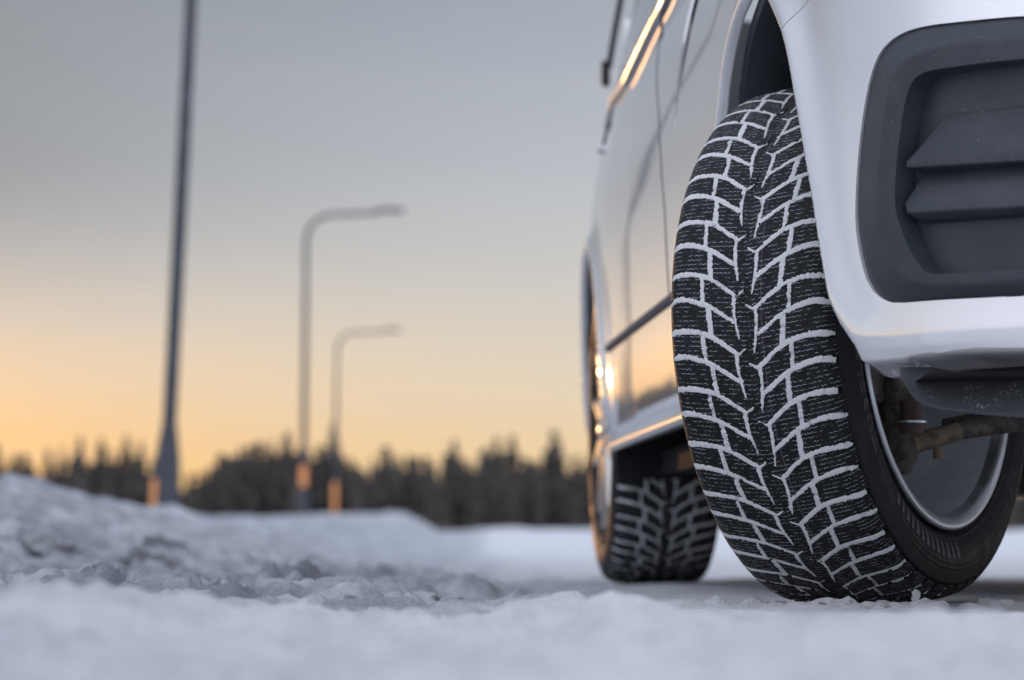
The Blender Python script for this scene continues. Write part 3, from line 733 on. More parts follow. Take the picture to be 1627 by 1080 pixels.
G = .0022
VS, Fc = clip_panel((-.25, S_MAX), (.24, .99), 330, 190, [fA, lambda P: line_field(seam_f, 1)(P, G), f_bot, lambda P: sdf(pan, P) - .0008])
skin('front_bumper', VS, Fc, M['paint'], .005, mirror='join')
VS, Fc = clip_panel((-1.9, .45), (.30, 1.03), 260, 120, [fA, lambda P: line_field(seam_f, -1)(P, G), lambda P: line_field(seam_b, 1)(P, .0012)])
skin('front_fender', VS, Fc, M['paint'], .005, mirror='copy')
seam_a = np.vstack([[sa[0][0], 1.10], sa, [sa[-1][0] - .005, .2]])
lo_b = lambda P: line_field(seam_b, -1)(P, .0012)
VS, Fc = clip_panel((-2.6, -1.0), (.31, 1.055), 160, 110, [fR, lo_b, lambda P: line_field(np.array([(-1.98, .2), (-1.98, 1.1)]), 1)(P, .002)])
skin('front_door', VS, Fc, M['paint'], .005, mirror='copy')
VS, Fc = clip_panel((-3.9, -1.97), (.31, 1.055), 200, 110, [fR, lambda P: line_field(np.array([(-1.98, .2), (-1.98, 1.1)]), -1)(P, .002), lambda P: -P[:, 0] * 0 + (P[:, 0] + 3.85)])
skin('rear_door', VS, Fc, M['paint'], .005, mirror='copy')
# thin pressed line in the door skin
def along(pts_sz, d, step=.02, lip=False):
    P = np.asarray(pts_sz, float); l = np.r_[0, np.cumsum(np.linalg.norm(np.diff(P, axis=0), axis=1))]; n = max(3, int(l[-1] / step)); q = np.linspace(0, l[-1], n)
    return surf(np.interp(q, l, P[:, 0]), np.interp(q, l, P[:, 1]), d, lip)
v, f = tube(along(sa, .0002), .0016, 8); obj('door_crease', v, f, M['plastic'], car, 60)
v, f = tube(along(seam_b[0:-1], .006), .003, 8); obj('reflection_line', v, f, M['refl_line'], car, 60)  # grey line in the joint, shaped after the lamp post's reflection

# dark panel in the bumper corner: flange, recess wall, floor, two slats
def d_flange(P):
    a = np.maximum(-sdf(pan, P), 0); c = sdf(cre, P); o = np.maximum(c, 0); t_ = a / (a + o + 1e-6)
    return np.where(c > 0, .003 - .016 * t_, -.013)
VS, Fc = clip_panel((pan[:, 0].min() - .02, pan[:, 0].max() + .02), (pan[:, 1].min() - .02, pan[:, 1].max() + .02), 150, 110, [lambda P: -sdf(pan, P) - .0006, lambda P: sdf(rec, P)])
vent = skin('vent_panel', VS, Fc, M['plastic'], .003, d_flange, mirror='copy', lip=False)
DEEP = .018
def d_floor(P): return np.full(len(P), DEEP)
VS, Fc = clip_panel((rec[:, 0].min() - .02, rec[:, 0].max() + .02), (rec[:, 1].min() - .02, rec[:, 1].max() + .02), 60, 60, [lambda P: -sdf(rec, P) + .004])
skin('recess_floor', VS, Fc, M['plastic'], .003, d_floor, lip=False, parent=vent)
rp = smooth_poly(rec, 1); n = len(rp); rows = [surf(rp[:, 0], rp[:, 1], d, False) for d in (-.0128, .000, .010, DEEP)]
# draw the wall slightly inward towards the floor
cen = rp.mean(0); ins = cen + (rp - cen) * .985; rows[2] = surf(ins[:, 0], ins[:, 1], .010, False); rows[3] = surf(ins[:, 0], ins[:, 1], DEEP, False)
V = np.vstack(rows); Fc = [(r * n + i, r * n + (i + 1) % n, (r + 1) * n + (i + 1) % n, (r + 1) * n + i) for r in range(3) for i in range(n)]
obj('recess_wall', V, Fc, M['plastic'], vent, 40)
def slat(rows):
    """rows: (xl, yl, xr, yr, depth) edges seen in the photograph, carried on past the picture's edge"""
    V, Fc = [], []; m = 26
    for (xl, yl, xr, yr, d) in rows:
        s0 = None
        for i in range(m):
            x = xl + (1806 - xl) * i / (m - 1); y = yl + (yr - yl) * (x - xl) / (xr - xl)
            p = on_surf(x, y, d, s0); s0 = p; V.append(surf(p[0], p[1], d, False))
    R = len(rows)
    for r in range(R):
        for i in range(m - 1): Fc.append((r * m + i, r * m + i + 1, ((r + 1) % R) * m + i + 1, ((r + 1) % R) * m + i))
    Fc += [tuple(r * m for r in range(R)), tuple(r * m + m - 1 for r in range(R - 1, -1, -1))]
    o = obj('slat', V, Fc, M['plastic'], vent, 25); 
    bm = bmesh.new(); bm.from_mesh(o.data); bmesh.ops.recalc_face_normals(bm, faces=bm.faces); bm.to_mesh(o.data); bm.free()
    bevel(o, .0016, 2, 25); o.data.shade_smooth(); o.data.set_sharp_from_angle(angle=R_(30))
    return o
slat([(1503, 181, 1627, 167.6, .017), (1457, 239, 1627, 225, -.002), (1439, 257, 1627, 238, -.007), (1439, 267, 1627, 255.5, -.007), (1462, 275, 1627, 262, .017)])
slat([(1472, 270, 1627, 257, .017), (1437, 322, 1627, 305, -.004), (1440, 338, 1627, 327.5, -.008), (1458, 350, 1627, 338.6, .002), (1470, 356, 1627, 345, .017)])

# side trim: added dark strip coloured as a reflected band, sill bar, belt moulding
def zline(z, s0, s1, d=0.0, step=.03, lip=True):
    s = np.arange(s0, s1, step); return surf(s, np.full(len(s), z), d, lip)
v, f = tube(zline(.512, -2.31, -.47, -.0005, lip=False), .0085, 10, squash=(.7, 1.2)); obj('reflection_strip', v, f, M['matt'], car, 60)
v, f = tube(zline(.302, -2.36, -.47, -.004, lip=False), .016, 12, squash=(1.0, .8)); obj('sill_trim', v, f, M['chrome'], car, 60)
belt = sz([(1066, -18), (1055, 8), (1040, 35), (1022, 72), (995, 130), (975, 175), (961, 210), (953, 240)])
bl = np.vstack([[belt[0][0] + .6, belt[0][1] + .01], belt])
print('belt', np.round(belt[[0, 3, -1]], 3).tolist())
v, f = tube(along(bl, -.004), .010, 12, squash=(.8, 1.1)); obj('belt_moulding', v, f, M['chrome'], car, 60)
up = bl + np.array([0, .017]); v, f = tube(along(up, -.001), .0055, 10); obj('window_seal', v, f, M['black'], car, 60)
# side glass and pillars
VS, Fc = clip_panel((-3.45, -.75), (1.055, 1.56), 110, 26, [lambda P: P[:, 0] + 3.44, lambda P: -.80 - P[:, 0] - (P[:, 1] - 1.05) * 1.3])
skin('side_glass', VS, Fc, M['glass'], .004, lambda P: np.full(len(P), .002), lip=False, mirror='copy')
VS, Fc = clip_panel((-3.95, -3.44), (1.056, 1.58), 30, 24, [lambda P: P[:, 0] + 3.94])
skin('rear_pillar', VS, Fc, M['paint'], .005, lip=False, mirror='copy')
def hang(px, py, Y, d=0.0):
    return world2car(at(px, py, Y))[0]
v, f = tube([hang(992, -30, 7.38), hang(986, 0, 7.38), hang(975, 60, 7.38), hang(967, 108, 7.38)], .0085, 10); obj('pillar_trim', v, f, M['black'], car, 60)
p = hang(962, 117, 7.38); v, f = box(p, (.022, .03, .066)); bevel(obj('trim_end', v, f, M['black'], car), .005)
# roof, bonnet, floor
def loft(name, secs, mt, ang=50):
    m = len(secs[0]); V = np.vstack(secs); Fc = [(r * m + i, r * m + i + 1, (r + 1) * m + i + 1, (r + 1) * m + i) for r in range(len(secs) - 1) for i in range(m - 1)]
    return obj(name, V, Fc, mt, car, ang)
def across(y, xl, z0, crown, m=15):
    u = np.linspace(-1, 1, m); return np.stack([XMID + u * (XMID - xl), np.full(m, y), z0 + crown * (1 - u ** 2)], 1)
roof = []
for y in np.linspace(1.15, 3.7, 12):
    s = np.interp(-y, -pl[::-1, 1][pl[::-1, 0] < .75] if False else [-3.7, 0], [-3.75, 0]); p = surf(s, 1.55, 0, False)
    roof.append(across(y, p[0] + .0, 1.555, .06))
loft('roof', roof, M['paint'])
bon = []
for y in np.linspace(-.70, .45, 12):
    s = float(np.interp(y, [-.70, -.5, 0, .45], [.86, .56, 0, -.45])); p = surf(s, .985, 0, False)
    bon.append(across(max(y, p[1]), p[0], .985 + .06 * sstep(-.7, .45, y), .05))
loft('bonnet', bon, M['paint'])
ws = [across(.45 + .72 * t_, .0 + .12 * t_, 1.045 + .52 * t_, .05) for t_ in np.linspace(0, 1, 6)]
loft('windscreen', ws, M['glass'])
rear = [np.stack([XMID + np.linspace(-1, 1, 9) * (XMID - .03), np.full(9, 3.72), np.full(9, z)], 1) for z in (.3, .7, 1.1, 1.5)]
loft('tailgate', rear, M['paint'])
v, f = join([box((XMID, 1.6, .265), (1.62, 3.0 - .75, .05)), box((XMID, -.28, .45), (.90, .50, .04)), box((XMID, 3.25, .33), (1.1, .9, .06)), box((XMID, 2.1, .31), (.9, 3.06, .04))])
obj('underbody', v, f, M['under'], car)
# wheel housings
def housing(poly, x0, x1, cut, keep, nm):
    P = np.array([p for p in poly if p[1] > cut and (keep is None or p[0] < keep[0] or p[1] > keep[1])]); P = P[np.argsort([math.atan2(q[1] - .38, q[0] - P[:, 0].mean()) for q in P])]
    cen = np.array([P[:, 0].mean(), .40]); P = cen + (P - cen) * 1.015
    xs = np.linspace(x0, x1, 7); V = []; n = len(P)
    for j, x in enumerate(xs):
        k_ = 1 - .05 * (j / 6) ** 2; Q = cen + (P - cen) * k_
        for q in Q: V.append((x + .010 * math.sin(q[1] * 40 + j), -q[0], q[1]))
    Fc = [(j * n + i, j * n + i + 1, (j + 1) * n + i + 1, (j + 1) * n + i) for j in range(6) for i in range(n - 1)]
    Fc.append(tuple(6 * n + i for i in range(n)))
    return obj(nm, V, Fc, M['liner'], car, 50)
housing(ARCH['front'], -.128, .36, .45, (top_s, .74), 'wheel_arch_liner')
housing(ARCH['rear'], -.115, .34, .20, None, 'wheel_arch_liner').data.materials[0] = M['under']
# moulded edge of the liner along the rear side of the front arch
P = np.array([p for p in ARCH['front'] if p[0] < top_s and p[1] > .52]); P = P[np.argsort(-P[:, 1])]
cen = np.array([top_s, .42]); V, Fc = [], []; n = len(P)
for (x, k_) in ((-.136, 1.0), (-.132, .968), (-.095, .955), (-.06, .985)):
    for q in P: qq = cen + (q - cen) * k_; V.append((x, -qq[0], qq[1]))
Fc = [(j * n + i, j * n + i + 1, (j + 1) * n + i + 1, (j + 1) * n + i) for j in range(3) for i in range(n - 1)]
obj('arch_edge_trim', V, Fc, M['plastic'], car, 30)

# lower apron under the bumper
xs = [1430, 1436, 1443, 1456, 1474, 1495, 1551, 1627, 1750, 1900, 2100]; yb = [602, 606, 619, 636, 646, 651, 658, 664, 671, 675, 678]
V, Fc = [], []; m = len(xs)
for (yo, Y0) in ((None, 3.41), (.5, 3.385), (1, 3.37), (1, 3.44)):
    for x, y in zip(xs, yb):
        yy = 583 if yo is None else 583 + (y - 583) * yo
        V.append(world2car(at(x, yy, Y0 - .10 * sstep(1430, 1800, x)))[0])
Fc = [(j * m + i, j * m + i + 1, (j + 1) * m + i + 1, (j + 1) * m + i) for j in range(3) for i in range(m - 1)]
bevel(obj('lower_apron', V, Fc, M['salty'], car, 40), .004, 2, 40)
V = [world2car(at(x, y, 3.30 - .06 * sstep(1480, 1800, x)))[0] for y in (590, 600) for x in np.linspace(1478, 2000, 14)]
V = [V[i] for i in range(14)] + [np.array(V[i + 14]) + np.array([0, .10, 0]) for i in range(14)]
obj('apron_joint', V, [(i, i + 1, i + 15, i + 14) for i in range(13)], M['black'], car)

# front suspension seen through the wheel
def wp(px, py, Y): return world2car(at(px, py, Y))[0]
v, f = tube([wp(1444, 706, 3.93), wp(1462, 700, 3.94), wp(1490, 694, 3.95), wp(1525, 684, 3.96)], [.018, .0155, .014, .013], 12, squash=(.8, 1)); arm = bevel(obj('control_arm', v, f, M['rust'], car, 50), .002)
v, f = tube([wp(1515, 686, 3.96), wp(1560, 677, 3.98), wp(1640, 664, 4.02), wp(1800, 642, 4.08)], [.0125, .0145, .0165, .019], 12); obj('control_arm', v, f, M['steel'], car, 50)
v, f = tube([wp(1500, 676, 3.99), wp(1560, 668, 4.0), wp(1640, 650, 4.05), wp(1800, 625, 4.1)], [.010, .014, .017, .02], 10); obj('tie_rod', v, f, M['steel'], car, 50)
v, f = tube([wp(1490, 712, 3.93), wp(1490, 729, 3.93)], .0065, 8); obj('bolt', v, f, M['rust'], car)
v, f = join([tube([wp(1432, 750, 3.95), wp(1436, 712, 3.94), wp(1430, 670, 3.95), wp(1420, 600, 3.97), wp(1415, 540, 3.98)], [.013, .024, .027, .03, .03], 12),
             tube([wp(1414, 690, 3.96), wp(1436, 700, 3.94)], [.02, .022], 10)]); obj('knuckle', v, f, M['steel'], car, 50)
v, f = tube([wp(1448, 690, 3.93), wp(1448, 676, 3.93), wp(1447, 660, 3.93), wp(1446, 640, 3.935)], [.017, .021, .015, .017], 14); obj('ball_joint_boot', v, f, M['red_boot'], car, 60)
v, f = tube([wp(1447, 672, 3.93), wp(1447, 668.5, 3.93)], [.0225, .0225], 18); obj('clamp_ring', v, f, M['alloy'], car, 40)
v, f = tube([wp(1424, 600, 3.9), wp(1426, 612, 3.9), wp(1424, 622, 3.9)], [.009, .011, .006], 10); obj('brake_hose_bracket', v, f, M['steel'], car, 60)
v, f = tube([(.02, WB - .02, .22), (.30, WB + .02, .24), (.8, WB + .03, .25), (1.5, WB, .22)], [.03, .035, .045, .03], 12); obj('rear_axle', v, f, M['steel'], car, 60)
v, f = join([tube([(.14, WB - .12, .24), (.16, WB - .55, .29)], [.03, .035], 10), tube([(.2, WB - .02, .2), (.2, WB + .02, .55)], [.03, .03], 12)]); obj('trailing_arm', v, f, M['steel'], car, 60)
v, f = tube([(.30, 2.0, .27), (.30, 2.3, .235), (.32, 2.42, .235)], [.05, .09, .06], 14); obj('exhaust_box', v, f, M['steel'], car, 60)

# ------------------------------------------------------------------ wheels
pw = np.array([0, 40, 70, 88, 100, 108, 114, 118.5, 122, 124.5, 125, 122.5, 117.5, 112, 107]) / 1000
pr = np.array([360, 359.6, 358.6, 356.6, 353.5, 349, 342.5, 334, 323, 311, 299, 287, 276, 268, 262]) / 1000
ps = np.r_[0, np.cumsum(np.hypot(np.diff(pw), np.diff(pr)))]
def tsurf(s_mm, arc_mm, h=0.0):
    """tread coordinates (lateral mm from the centre, circumferential mm, height mm) -> tyre frame"""
    s_mm = np.asarray(s_mm, float); a_ = np.abs(s_mm) / 1000
    ww = np.interp(a_, ps, pw); rr = np.interp(a_, ps, pr); e = 1e-3
    tw = np.interp(a_ + e, ps, pw) - np.interp(np.maximum(a_ - e, 0), ps, pw); tr = np.interp(a_ + e, ps, pr) - np.interp(np.maximum(a_ - e, 0), ps, pr)
    l = np.hypot(tw, tr); nw, nr = -tr / l, tw / l
    ww = ww + nw * np.asarray(h) / 1000; rr = rr + nr * np.asarray(h) / 1000
    a = np.asarray(arc_mm, float) / 355.0
    return np.stack([np.sign(s_mm + 1e-12) * ww, -rr * np.cos(a), rr * np.sin(a)], -1)
DEG = 355.0 * math.pi / 180                                        # mm of arc per degree
Ps = np.array([(13, 0), (24, 1.3), (36, 2.8), (48, 4.05), (60, 4.95), (74, 5.55), (90, 5.9), (104, 5.85), (124, 5.5)])
Ss = np.array([(14.5, -5.4), (29, -3.9), (44, -2.2), (57, -1.1), (72, -.2), (86, .4), (98, .65), (110, .4), (125, -.1)])
def curve(T, s): return np.interp(s, T[:, 0], T[:, 1]) * DEG
def off(T, s, hw):
    e = .8; sl = (curve(T, s + e) - curve(T, s - e)) / (2 * e); return hw * np.sqrt(1 + sl * sl)
hwl = lambda s: np.interp(s, [13, 40, 70, 100, 124], [2.8, 3.0, 3.4, 4.1, 4.2])
c1 = lambda v_: np.interp(v_, [-1.5 * DEG, 5.5 * DEG], [60, 62.2])
c2 = lambda v_: np.interp(v_, [-8.5 * DEG, -1 * DEG], [49.3, 52.7])
dn = lambda v_: np.interp(v_, [-8.9 * DEG, -5.3 * DEG, -2.7 * DEG, 0], [9.8, 13.8, 15.7, 15.3])
def lo(T, s, k_=0): return curve(T, s) - 12 * k_ * DEG - off(T, s, hwl(s))
def hi(T, s, k_=0): return curve(T, s) - 12 * k_ * DEG + off(T, s, hwl(s))
def seg(fn, a, b_, n=12): s = np.linspace(a, b_, n); return [(float(x), float(fn(x))) for x in s]
END = 122.0
def cross_s(fn, line, g, a, b_):
    s = np.linspace(a, b_, 400); return float(s[np.argmin(np.abs(s - (line(fn(s)) + g)))])
pS1 = lambda: seg(lambda s: hi(Ss, s), cross_s(lambda s: hi(Ss, s), c1, 3.0, 50, 75), END) + seg(lambda s: lo(Ps, s), END, cross_s(lambda s: lo(Ps, s), c1, 3.0, 50, 75))
pS2 = lambda: seg(lambda s: hi(Ps, s, 1), cross_s(lambda s: hi(Ps, s, 1), c2, 3.6, 40, 65), END) + seg(lambda s: lo(Ss, s), END, cross_s(lambda s: lo(Ss, s), c2, 3.6, 40, 65))
pI1 = lambda: seg(lambda s: hi(Ss, s), cross_s(lambda s: hi(Ss, s), dn, 2.3, 10, 25), cross_s(lambda s: hi(Ss, s), c1, -3.0, 45, 70), 8) + \
              seg(lambda s: lo(Ps, s), cross_s(lambda s: lo(Ps, s), c1, -3.0, 45, 70), cross_s(lambda s: lo(Ps, s), dn, 2.3, 13.5, 25), 8)
def pC():
    br = 1.2
    P = [(0.08, -10.9 * DEG + br), (12.2, -12 * DEG + 1.5)]
    P += seg(lambda s: hi(Ps, s, 1), 15.5, cross_s(lambda s: hi(Ps, s, 1), c2, -3.6, 40, 60), 7)
    P += seg(lambda s: lo(Ss, s), cross_s(lambda s: lo(Ss, s), c2, -3.6, 40, 60), 17.5, 7)
    P += [(dn(-6.6 * DEG) + 1.8, -6.7 * DEG), (dn(-8.9 * DEG) + .8, -8.9 * DEG), (dn(-8.9 * DEG) - .8, -8.9 * DEG), (dn(-5.3 * DEG) - 2.0, -5.3 * DEG), (dn(-2.7 * DEG) - 2.4, -2.7 * DEG), (12.3, -.35 * DEG), (0.08, 1.1 * DEG - br)]
    return P
def inset(P, d):
    P = np.asarray(P, float); A = np.roll(P, 1, 0); B = np.roll(P, -1, 0)
    e1 = P - A; e1 /= np.linalg.norm(e1, axis=1)[:, None] + 1e-9; e2 = B - P; e2 /= np.linalg.norm(e2, axis=1)[:, None] + 1e-9
    n1 = np.stack([-e1[:, 1], e1[:, 0]], 1); n2 = np.stack([-e2[:, 1], e2[:, 0]], 1); m_ = n1 + n2; l = (m_ * m_).sum(1)
    return P + d * 2 * m_ / np.maximum(l, .6)[:, None]
def block_mesh(name, P, side):
    P = np.asarray(P, float)
    if side < 0: P = P * np.array([-1, 1]); P = P[::-1]
    top = inset(P, .55); top[np.abs(P[:, 0]) < .5, 0] = P[np.abs(P[:, 0]) < .5, 0]; bm = bmesh.new(); uvl = bm.loops.layers.uv.new('UVMap')
    n = len(P); rows = [(P, -8.5), (P, -.6), (top, 0.0)]
    # flat mesh first: x = lateral mm, y = arc mm, z = height mm
    R = [[bm.verts.new((q[0], q[1], h)) for q in Q] for Q, h in rows]
    for j in range(2):
        for i in range(n): bm.faces.new((R[j][i], R[j][(i + 1) % n], R[j + 1][(i + 1) % n], R[j + 1][i]))
    bm.faces.new(R[2])
    bm.normal_update()
    for cut in [c for c in (20, 35, 50, 65, 80, 90, 97, 103, 109, 114, 118) if (abs(P[:, 0]).min() < c - 1 and abs(P[:, 0]).max() > c + 1)]:
        bmesh.ops.bisect_plane(bm, geom=bm.verts[:] + bm.edges[:] + bm.faces[:], plane_co=(side * cut, 0, 0), plane_no=(1, 0, 0), dist=1e-4)
    for fac in bm.faces:
        for lp in fac.loops: lp[uvl].uv = (lp.vert.co.x, lp.vert.co.y)
    co = np.array([v_.co[:] for v_ in bm.verts]); Q = tsurf(co[:, 0], co[:, 1], co[:, 2])
    for v_, q in zip(bm.verts, Q): v_.co = q
    bmesh.ops.recalc_face_normals(bm, faces=bm.faces)
    me = bpy.data.meshes.new(name); bm.to_mesh(me); bm.free(); me.materials.append(M['tread']); me.shade_smooth(); me.set_sharp_from_angle(angle=R_(28)); return me
BM = {(nm, sd): block_mesh('tread_block', p(), sd) for nm, p in (('S1', pS1), ('S2', pS2), ('I1', pI1), ('C', pC)) for sd in (1, -1)}
PH = {1: 3.1, -1: 6.1}                                             # degrees, stagger of the two halves

# carcass
cp = []
for s_ in np.linspace(-ps[-1] * 1000, ps[-1] * 1000, 71):
    a_ = abs(s_); h = -8.5 if a_ < 121 else (-8.5 * (1 - sstep(121, 126, a_)))
    h += .9 * math.exp(-((a_ - 146) / 1.1) ** 2) + .8 * math.exp(-((a_ - 153) / 1.0) ** 2) + 1.0 * math.exp(-((a_ - 186) / 1.6) ** 2)
    q = tsurf(s_, 0.0, h); cp.append((q[0], -q[1]))
extra = []
for s_ in list(np.linspace(127, 205, 70)):
    pass
def carcass():
    S = np.unique(np.r_[np.linspace(-120, 120, 33), np.linspace(121, ps[-1] * 1000, 62), -np.linspace(121, ps[-1] * 1000, 62)])
    prof = []
    for s_ in S:
        a_ = abs(s_); h = -8.5 * (1 - float(sstep(121.5, 124.5, a_)))
        h += .9 * math.exp(-((a_ - 146) / 1.2) ** 2) + .7 * math.exp(-((a_ - 153) / 1.1) ** 2) + 1.2 * math.exp(-((a_ - 190) / 1.8) ** 2)
        q = tsurf(s_, 0.0, h); prof.append((float(q[0]), float(-q[1])))
    V, Fc = lathe(prof, 144); return mesh('tyre', V, Fc, 180)
TY = carcass(); TY.materials.append(M['rubber'])

# snow packed into the grooves
def ribbons(seed, full):
    rs = np.random.default_rng(seed); V, Fc = [], []
    def lay(pts, hw, sd, ph, patchy=0.0):
        pts = np.asarray(pts, float); hw = np.asarray(hw, float)
        l = np.r_[0, np.cumsum(np.linalg.norm(np.diff(pts, axis=0), axis=1))]; n = max(4, int(l[-1] / 1.25)); q = np.linspace(0, l[-1], n)
        x, y, w_ = np.interp(q, l, pts[:, 0]), np.interp(q, l, pts[:, 1]), np.interp(q, l, hw)
        tx, ty = np.gradient(x), np.gradient(y); tl = np.hypot(tx, ty); nx_, ny_ = -ty / tl, tx / tl; off_ = rs.uniform(0, 900)
        ang_ = y / DEG + ph
        keep = sstep(-80, -56, ang_) * sstep(88, 66, ang_) if full else sstep(-78, -50, ang_)
        lost = (1 - keep) * (2.0 + 3 * vnoise(q / 7 + off_, q * 0, seed)) + 9.6 * np.clip(fbm(q / 9 + off_, q * 0 + 3.3, seed, 3) - (.30 if full else .12) + .25 * patchy + .25 * (1 - keep), 0, 1)
        w_ = w_ * (1 + .28 * fbm(q / 14 + off_, q * 0 + 7.7, seed + 3, 3))
        b0 = len(V); K = (-1, -.72, -.3, .3, .72, 1)
        for j, c in enumerate(K):
            jag = 1.5 * fbm(q / 2.6 + off_ + 31 * (c > 0), q * 0 + c, seed + 5, 3, .65) * 2 if abs(c) == 1 else 0
            wj = c * (w_ + .25) + np.sign(c) * (jag if abs(c) == 1 else 0)
            h = {1: -.6, .72: .05, .3: .15}[abs(c)] + .95 * fbm(q / 2.2 + off_ * 1.3, q * 0 + c * 3.7, seed + 9, 3, .6) - lost - patchy * 2.2 * np.clip(fbm(q / 1.6 + off_, q * 0 + 5 * c, seed + 13, 2) - .05, 0, 1) * 4
            Q = tsurf(sd * (x + nx_ * wj), y + ny_ * wj + ph * DEG, h); V.append(Q)
        base = sum(len(a) for a in V[:b0]); m_ = n
        for j in range(len(K) - 1):
            for i in range(n - 1):
                a = base + j * m_ + i; qd = (a, a + 1, a + 1 + m_, a + m_); Fc.append(qd if sd < 0 else qd[::-1])
    for sd in (1, -1):
        for k_ in range(30):
            ph = PH[sd] + 12 * k_
            if ph > 180: ph -= 360
            if not -100 < ph < 105: continue
            v_ = lambda n: 1 + rs.normal() * .08
            patch_ = lambda a_: float(np.clip(.25 + (-a_) / 60, .08, 1)) * (1.3 if rs.random() < .4 else .7)
            sP = np.linspace(13, 120 + rs.uniform(-6, 3), 22); lay(np.stack([sP, curve(Ps, sP)], 1), hwl(sP) * v_(0) * np.interp(sP, [13, 16, 110, 121], [.9, 1, 1, .5]), sd, ph)
            sS = np.linspace(15, 120 + rs.uniform(-6, 3), 22); lay(np.stack([sS, curve(Ss, sS)], 1), hwl(sS) * v_(0) * np.interp(sS, [13, 110, 121], [1, 1, .5]), sd, ph)
            vv_ = np.linspace(5.0, -1.0, 8) * DEG; lay(np.stack([c1(vv_), vv_], 1), 3.1 * v_(0) + vv_ * 0, sd, ph, patch_(ph))
            vv_ = np.linspace(-1.6, -7.8, 8) * DEG; lay(np.stack([c2(vv_), vv_], 1), 3.6 * v_(0) + vv_ * 0, sd, ph, patch_(ph) * .7)
            vv_ = np.linspace(0, -8.9, 12) * DEG; lay(np.stack([dn(vv_), vv_], 1), np.interp(vv_, [-8.9 * DEG, -5.5 * DEG, 0], [.8, 2.1, 2.8]), sd, ph)
            lay([(13, 0), (7, .55 * DEG), (1.2, 1.1 * DEG)], [1.9, 1.3, .6], sd, ph)
    return mesh('packed_snow', np.vstack(V), Fc, 180)
SN = ribbons(3, True); SN.materials.append(M['groove_snow']); SN2 = ribbons(8, False); SN2.materials.append(M['groove_snow'])

def rest_blocks(keep):
    """the tread pieces out of sight, joined"""
    V, Fc, UV = [], [], []
    for (nm, sd), me_ in BM.items():
        co = np.array([v_.co[:] for v_ in me_.vertices])
        for k_ in range(30):
            if (nm, sd, k_) in keep: continue
            a = -R_(12 * k_ + PH[sd]); c, s = math.cos(a), math.sin(a)
            Q = np.stack([co[:, 0], co[:, 1] * c - co[:, 2] * s, co[:, 1] * s + co[:, 2] * c], 1); b0 = sum(len(x) for x in V); V.append(Q)
            Fc += [tuple(i + b0 for i in p.vertices) for p in me_.polygons]
    me_ = mesh('hidden_tread', np.vstack(V), Fc); me_.materials.append(M['rubber']); return me_
KEEP = set()
for (nm, sd) in BM:
    for k_ in range(30):
        a = 12 * k_ + PH[sd]; a = a - 360 if a > 180 else a
        if -88 < a < 92: KEEP.add((nm, sd, k_))
HID = rest_blocks(KEEP)

# rim: barrel, lip and dished face (w > 0 is the inboard side)
rim_in = [(.1185, .2640), (.1195, .2600), (.1185, .2560), (.1150, .2530)]
rim_prof = [(.1042, .2420), (.100, .2412), (.085, .2405), (.05, .2395), (.0, .2385), (-.05, .2370), (-.07, .2300), (-.078, .215), (-.072, .15), (-.066, .10), (-.064, .05), (-.064, .002)]
RV, RF = lathe(rim_prof, 120); RIM = mesh('rim', RV, RF, 60); RIM.materials.append(M['rim_in'])
LV, LF = lathe([(.100, .2575), (.1125, .2628), (.1172, .2654), (.1205, .2640), (.1212, .2605), (.1205, .2560), (.1182, .2505), (.1135, .2460), (.1040, .2422)], 144); LIP = mesh('rim_lip', LV, LF, 180); LIP.materials.append(M['alloy'])
OV, OF = lathe([(-.100, .2575), (-.1125, .2628), (-.1172, .2654), (-.1200, .2638), (-.1203, .2600), (-.1150, .2540), (-.100, .2450), (-.088, .2350), (-.083, .2200), (-.083, .2)], 120); OLIP = mesh('rim_lip', OV, OF, 180); OLIP.materials.append(M['wheel_metal'])
parts = []
for i in range(10):
    a = 2 * math.pi * i / 10; rot = Matrix.Rotation(a, 3, 'X')
    sp = [Vector((x, y, z)) for x, y, z in ((-.086, -.035, .04), (-.086, .035, .04), (-.118, -.02, .045), (-.118, .02, .045), (-.092, -.018, .235), (-.092, .018, .235), (-.121, -.011, .232), (-.121, .011, .232))]
    parts.append(([tuple(rot @ q) for q in sp], [(0, 1, 3, 2), (4, 6, 7, 5), (0, 2, 6, 4), (1, 5, 7, 3), (2, 3, 7, 6), (0, 4, 5, 1)]))
SPK = parts
NUTS = [tube([(-.085, .056 * math.cos(a), .056 * math.sin(a)), (-.124, .056 * math.cos(a), .056 * math.sin(a))], .011, 6) for a in np.linspace(0, 2 * math.pi, 6)[:-1]]
HV, HF = lathe([(-.085, .04), (-.120, .036), (-.126, .028), (-.128, .002)], 32)
DV, DF = lathe([(-.02, .02), (-.02, .150), (-.008, .150), (-.008, .09), (.03, .085), (.03, .02)], 72)

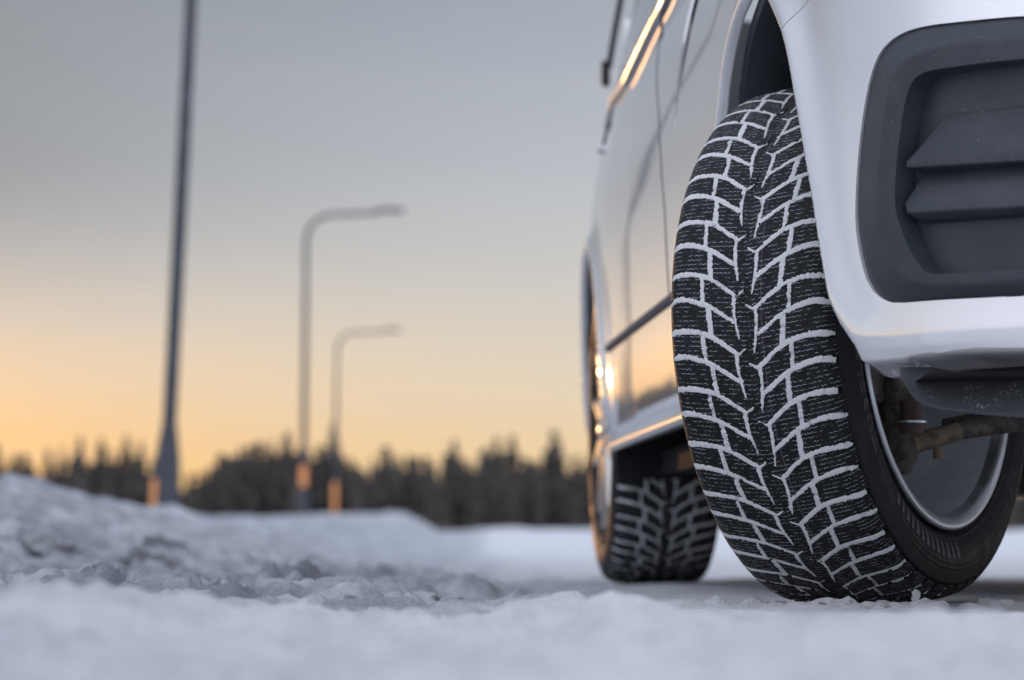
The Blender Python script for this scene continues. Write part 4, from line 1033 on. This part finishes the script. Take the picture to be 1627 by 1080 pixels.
# sidewall marks on the inboard side
def sidewall(s_mm, ang_deg, h): return tsurf(s_mm, ang_deg * DEG, h)
def lettering():
    cu = bpy.data.curves.new('t', 'FONT'); cu.body = 'TUBELESS'; cu.size = 1.0; cu.resolution_u = 3; cu.fill_mode = 'NONE'; cu.bevel_depth = .022; cu.bevel_resolution = 0; cu.space_character = 1.25
    o = bpy.data.objects.new('t', cu); C.objects.link(o); dg = bpy.context.evaluated_depsgraph_get(); m_ = bpy.data.meshes.new_from_object(o.evaluated_get(dg))
    co = np.array([v_.co[:] for v_ in m_.vertices]); Fc = [tuple(p.vertices) for p in m_.polygons]; bpy.data.objects.remove(o); bpy.data.curves.remove(cu); bpy.data.meshes.remove(m_)
    return co, Fc
co, LFc = lettering()
HT = 19.0                                                          # letter height, mm
def letters(a0, rev=False):
    # text runs clockwise seen from the inboard side (upward on the near side), tops outward
    r0 = 176.0
    ang_ = a0 + co[:, 0] * 34.0 / DEG * 1.2
    return tsurf(r0 - co[:, 1] / .7 * HT, ang_ * DEG, .5 + co[:, 2] * 16)
LT = mesh('sidewall_lettering', letters(-33.0), LFc); LT.materials.append(M['chalk'])

def ribmesh(i, wide):
    n = 5; V = []; a = 3.4 if wide else 2.8
    for h in (-.3, 1.3):
        for s_ in np.linspace(160, 182, n):
            for e in (-1, 1): V.append(tsurf(s_, (e * a * .5) * DEG * .55, h if True else 0))
    Fc = []
    o1 = 2 * n
    for k_ in range(n - 1):
        b0 = o1 + 2 * k_; Fc.append((b0, b0 + 1, b0 + 3, b0 + 2))
        Fc.append((2 * k_, o1 + 2 * k_, o1 + 2 * k_ + 2, 2 * k_ + 2)); Fc.append((2 * k_ + 1, 2 * k_ + 3, o1 + 2 * k_ + 3, o1 + 2 * k_ + 1))
    Fc += [(0, 1, o1 + 1, o1), (2 * n - 2, o1 + 2 * n - 2, o1 + 2 * n - 1, 2 * n - 1)]
    me_ = mesh('sidewall_rib', V, Fc); me_.materials.append(M['rubber_edge']); return me_
RB = [ribmesh(0, True), ribmesh(1, False)]

def wheel(centre, ax, fwd, upv, visible, snow_me):
    Mx = Matrix(((ax[0], -fwd[0], upv[0], centre[0]), (ax[1], -fwd[1], upv[1], centre[1]), (ax[2], -fwd[2], upv[2], centre[2]), (0, 0, 0, 1)))
    ty = link('tyre', TY, None, car); ty.matrix_local = Mx
    def child(nm, me_, par=ty): return link(nm, me_, None, par)
    if visible:
        for (nm, sd, k_) in sorted(KEEP):
            o = child('tread_block', BM[(nm, sd)]); a = 12 * k_ + PH[sd]; o.rotation_euler = (-R_(a), 0, 0)
        h = child('hidden_tread', HID); h['kind'] = 'stuff'
        s = child('packed_snow', snow_me); s['kind'] = 'stuff'; s['label'] = 'white snow packed into the tread grooves'
    child('sidewall_lettering', LT)
    for i in range(13):
        o = child('sidewall_rib', RB[i % 2]); o.rotation_euler = (-R_(-50 - 3.4 * i), 0, 0)
    rm = link('rim', RIM, None, car); rm.matrix_local = Mx
    link('rim_lip', LIP, None, rm); link('rim_lip', OLIP, None, rm)
    for q in SPK: bevel(obj('spoke', q[0], q[1], M['dark_chrome'], rm), .006, 2)
    
    for q in NUTS: obj('wheel_nut', q[0], q[1], M['chrome'], rm)
    obj('hub_cap', HV, HF, M['chrome'], rm, 40)
    bd = obj('brake_disc', DV, DF, M['steel'], car, 40); bd.matrix_local = Mx
    return ty
ST, CAMB = .5332 - YAW, .0486                                       # steering angle against the car, tilt of the steered wheel
ST = .5332 + YAW                                                     # car frame is turned by YAW
ax = np.array([math.cos(ST) * math.cos(CAMB), -math.sin(ST) * math.cos(CAMB), math.sin(CAMB)]); fwd = np.array([-math.sin(ST), -math.cos(ST), 0.]); upv = np.cross(fwd, ax); upv *= np.sign(upv[2])
cw = np.array([0, 0, TR * math.cos(CAMB)]) - .009 * ax; cw[2] += .0
wheel(cw, ax, fwd, upv, True, SN)
wheel(np.array([0, WB, TR - .004]), np.array([1., 0, 0]), np.array([0, -1., 0]), np.array([0, 0, 1.]), True, SN2)
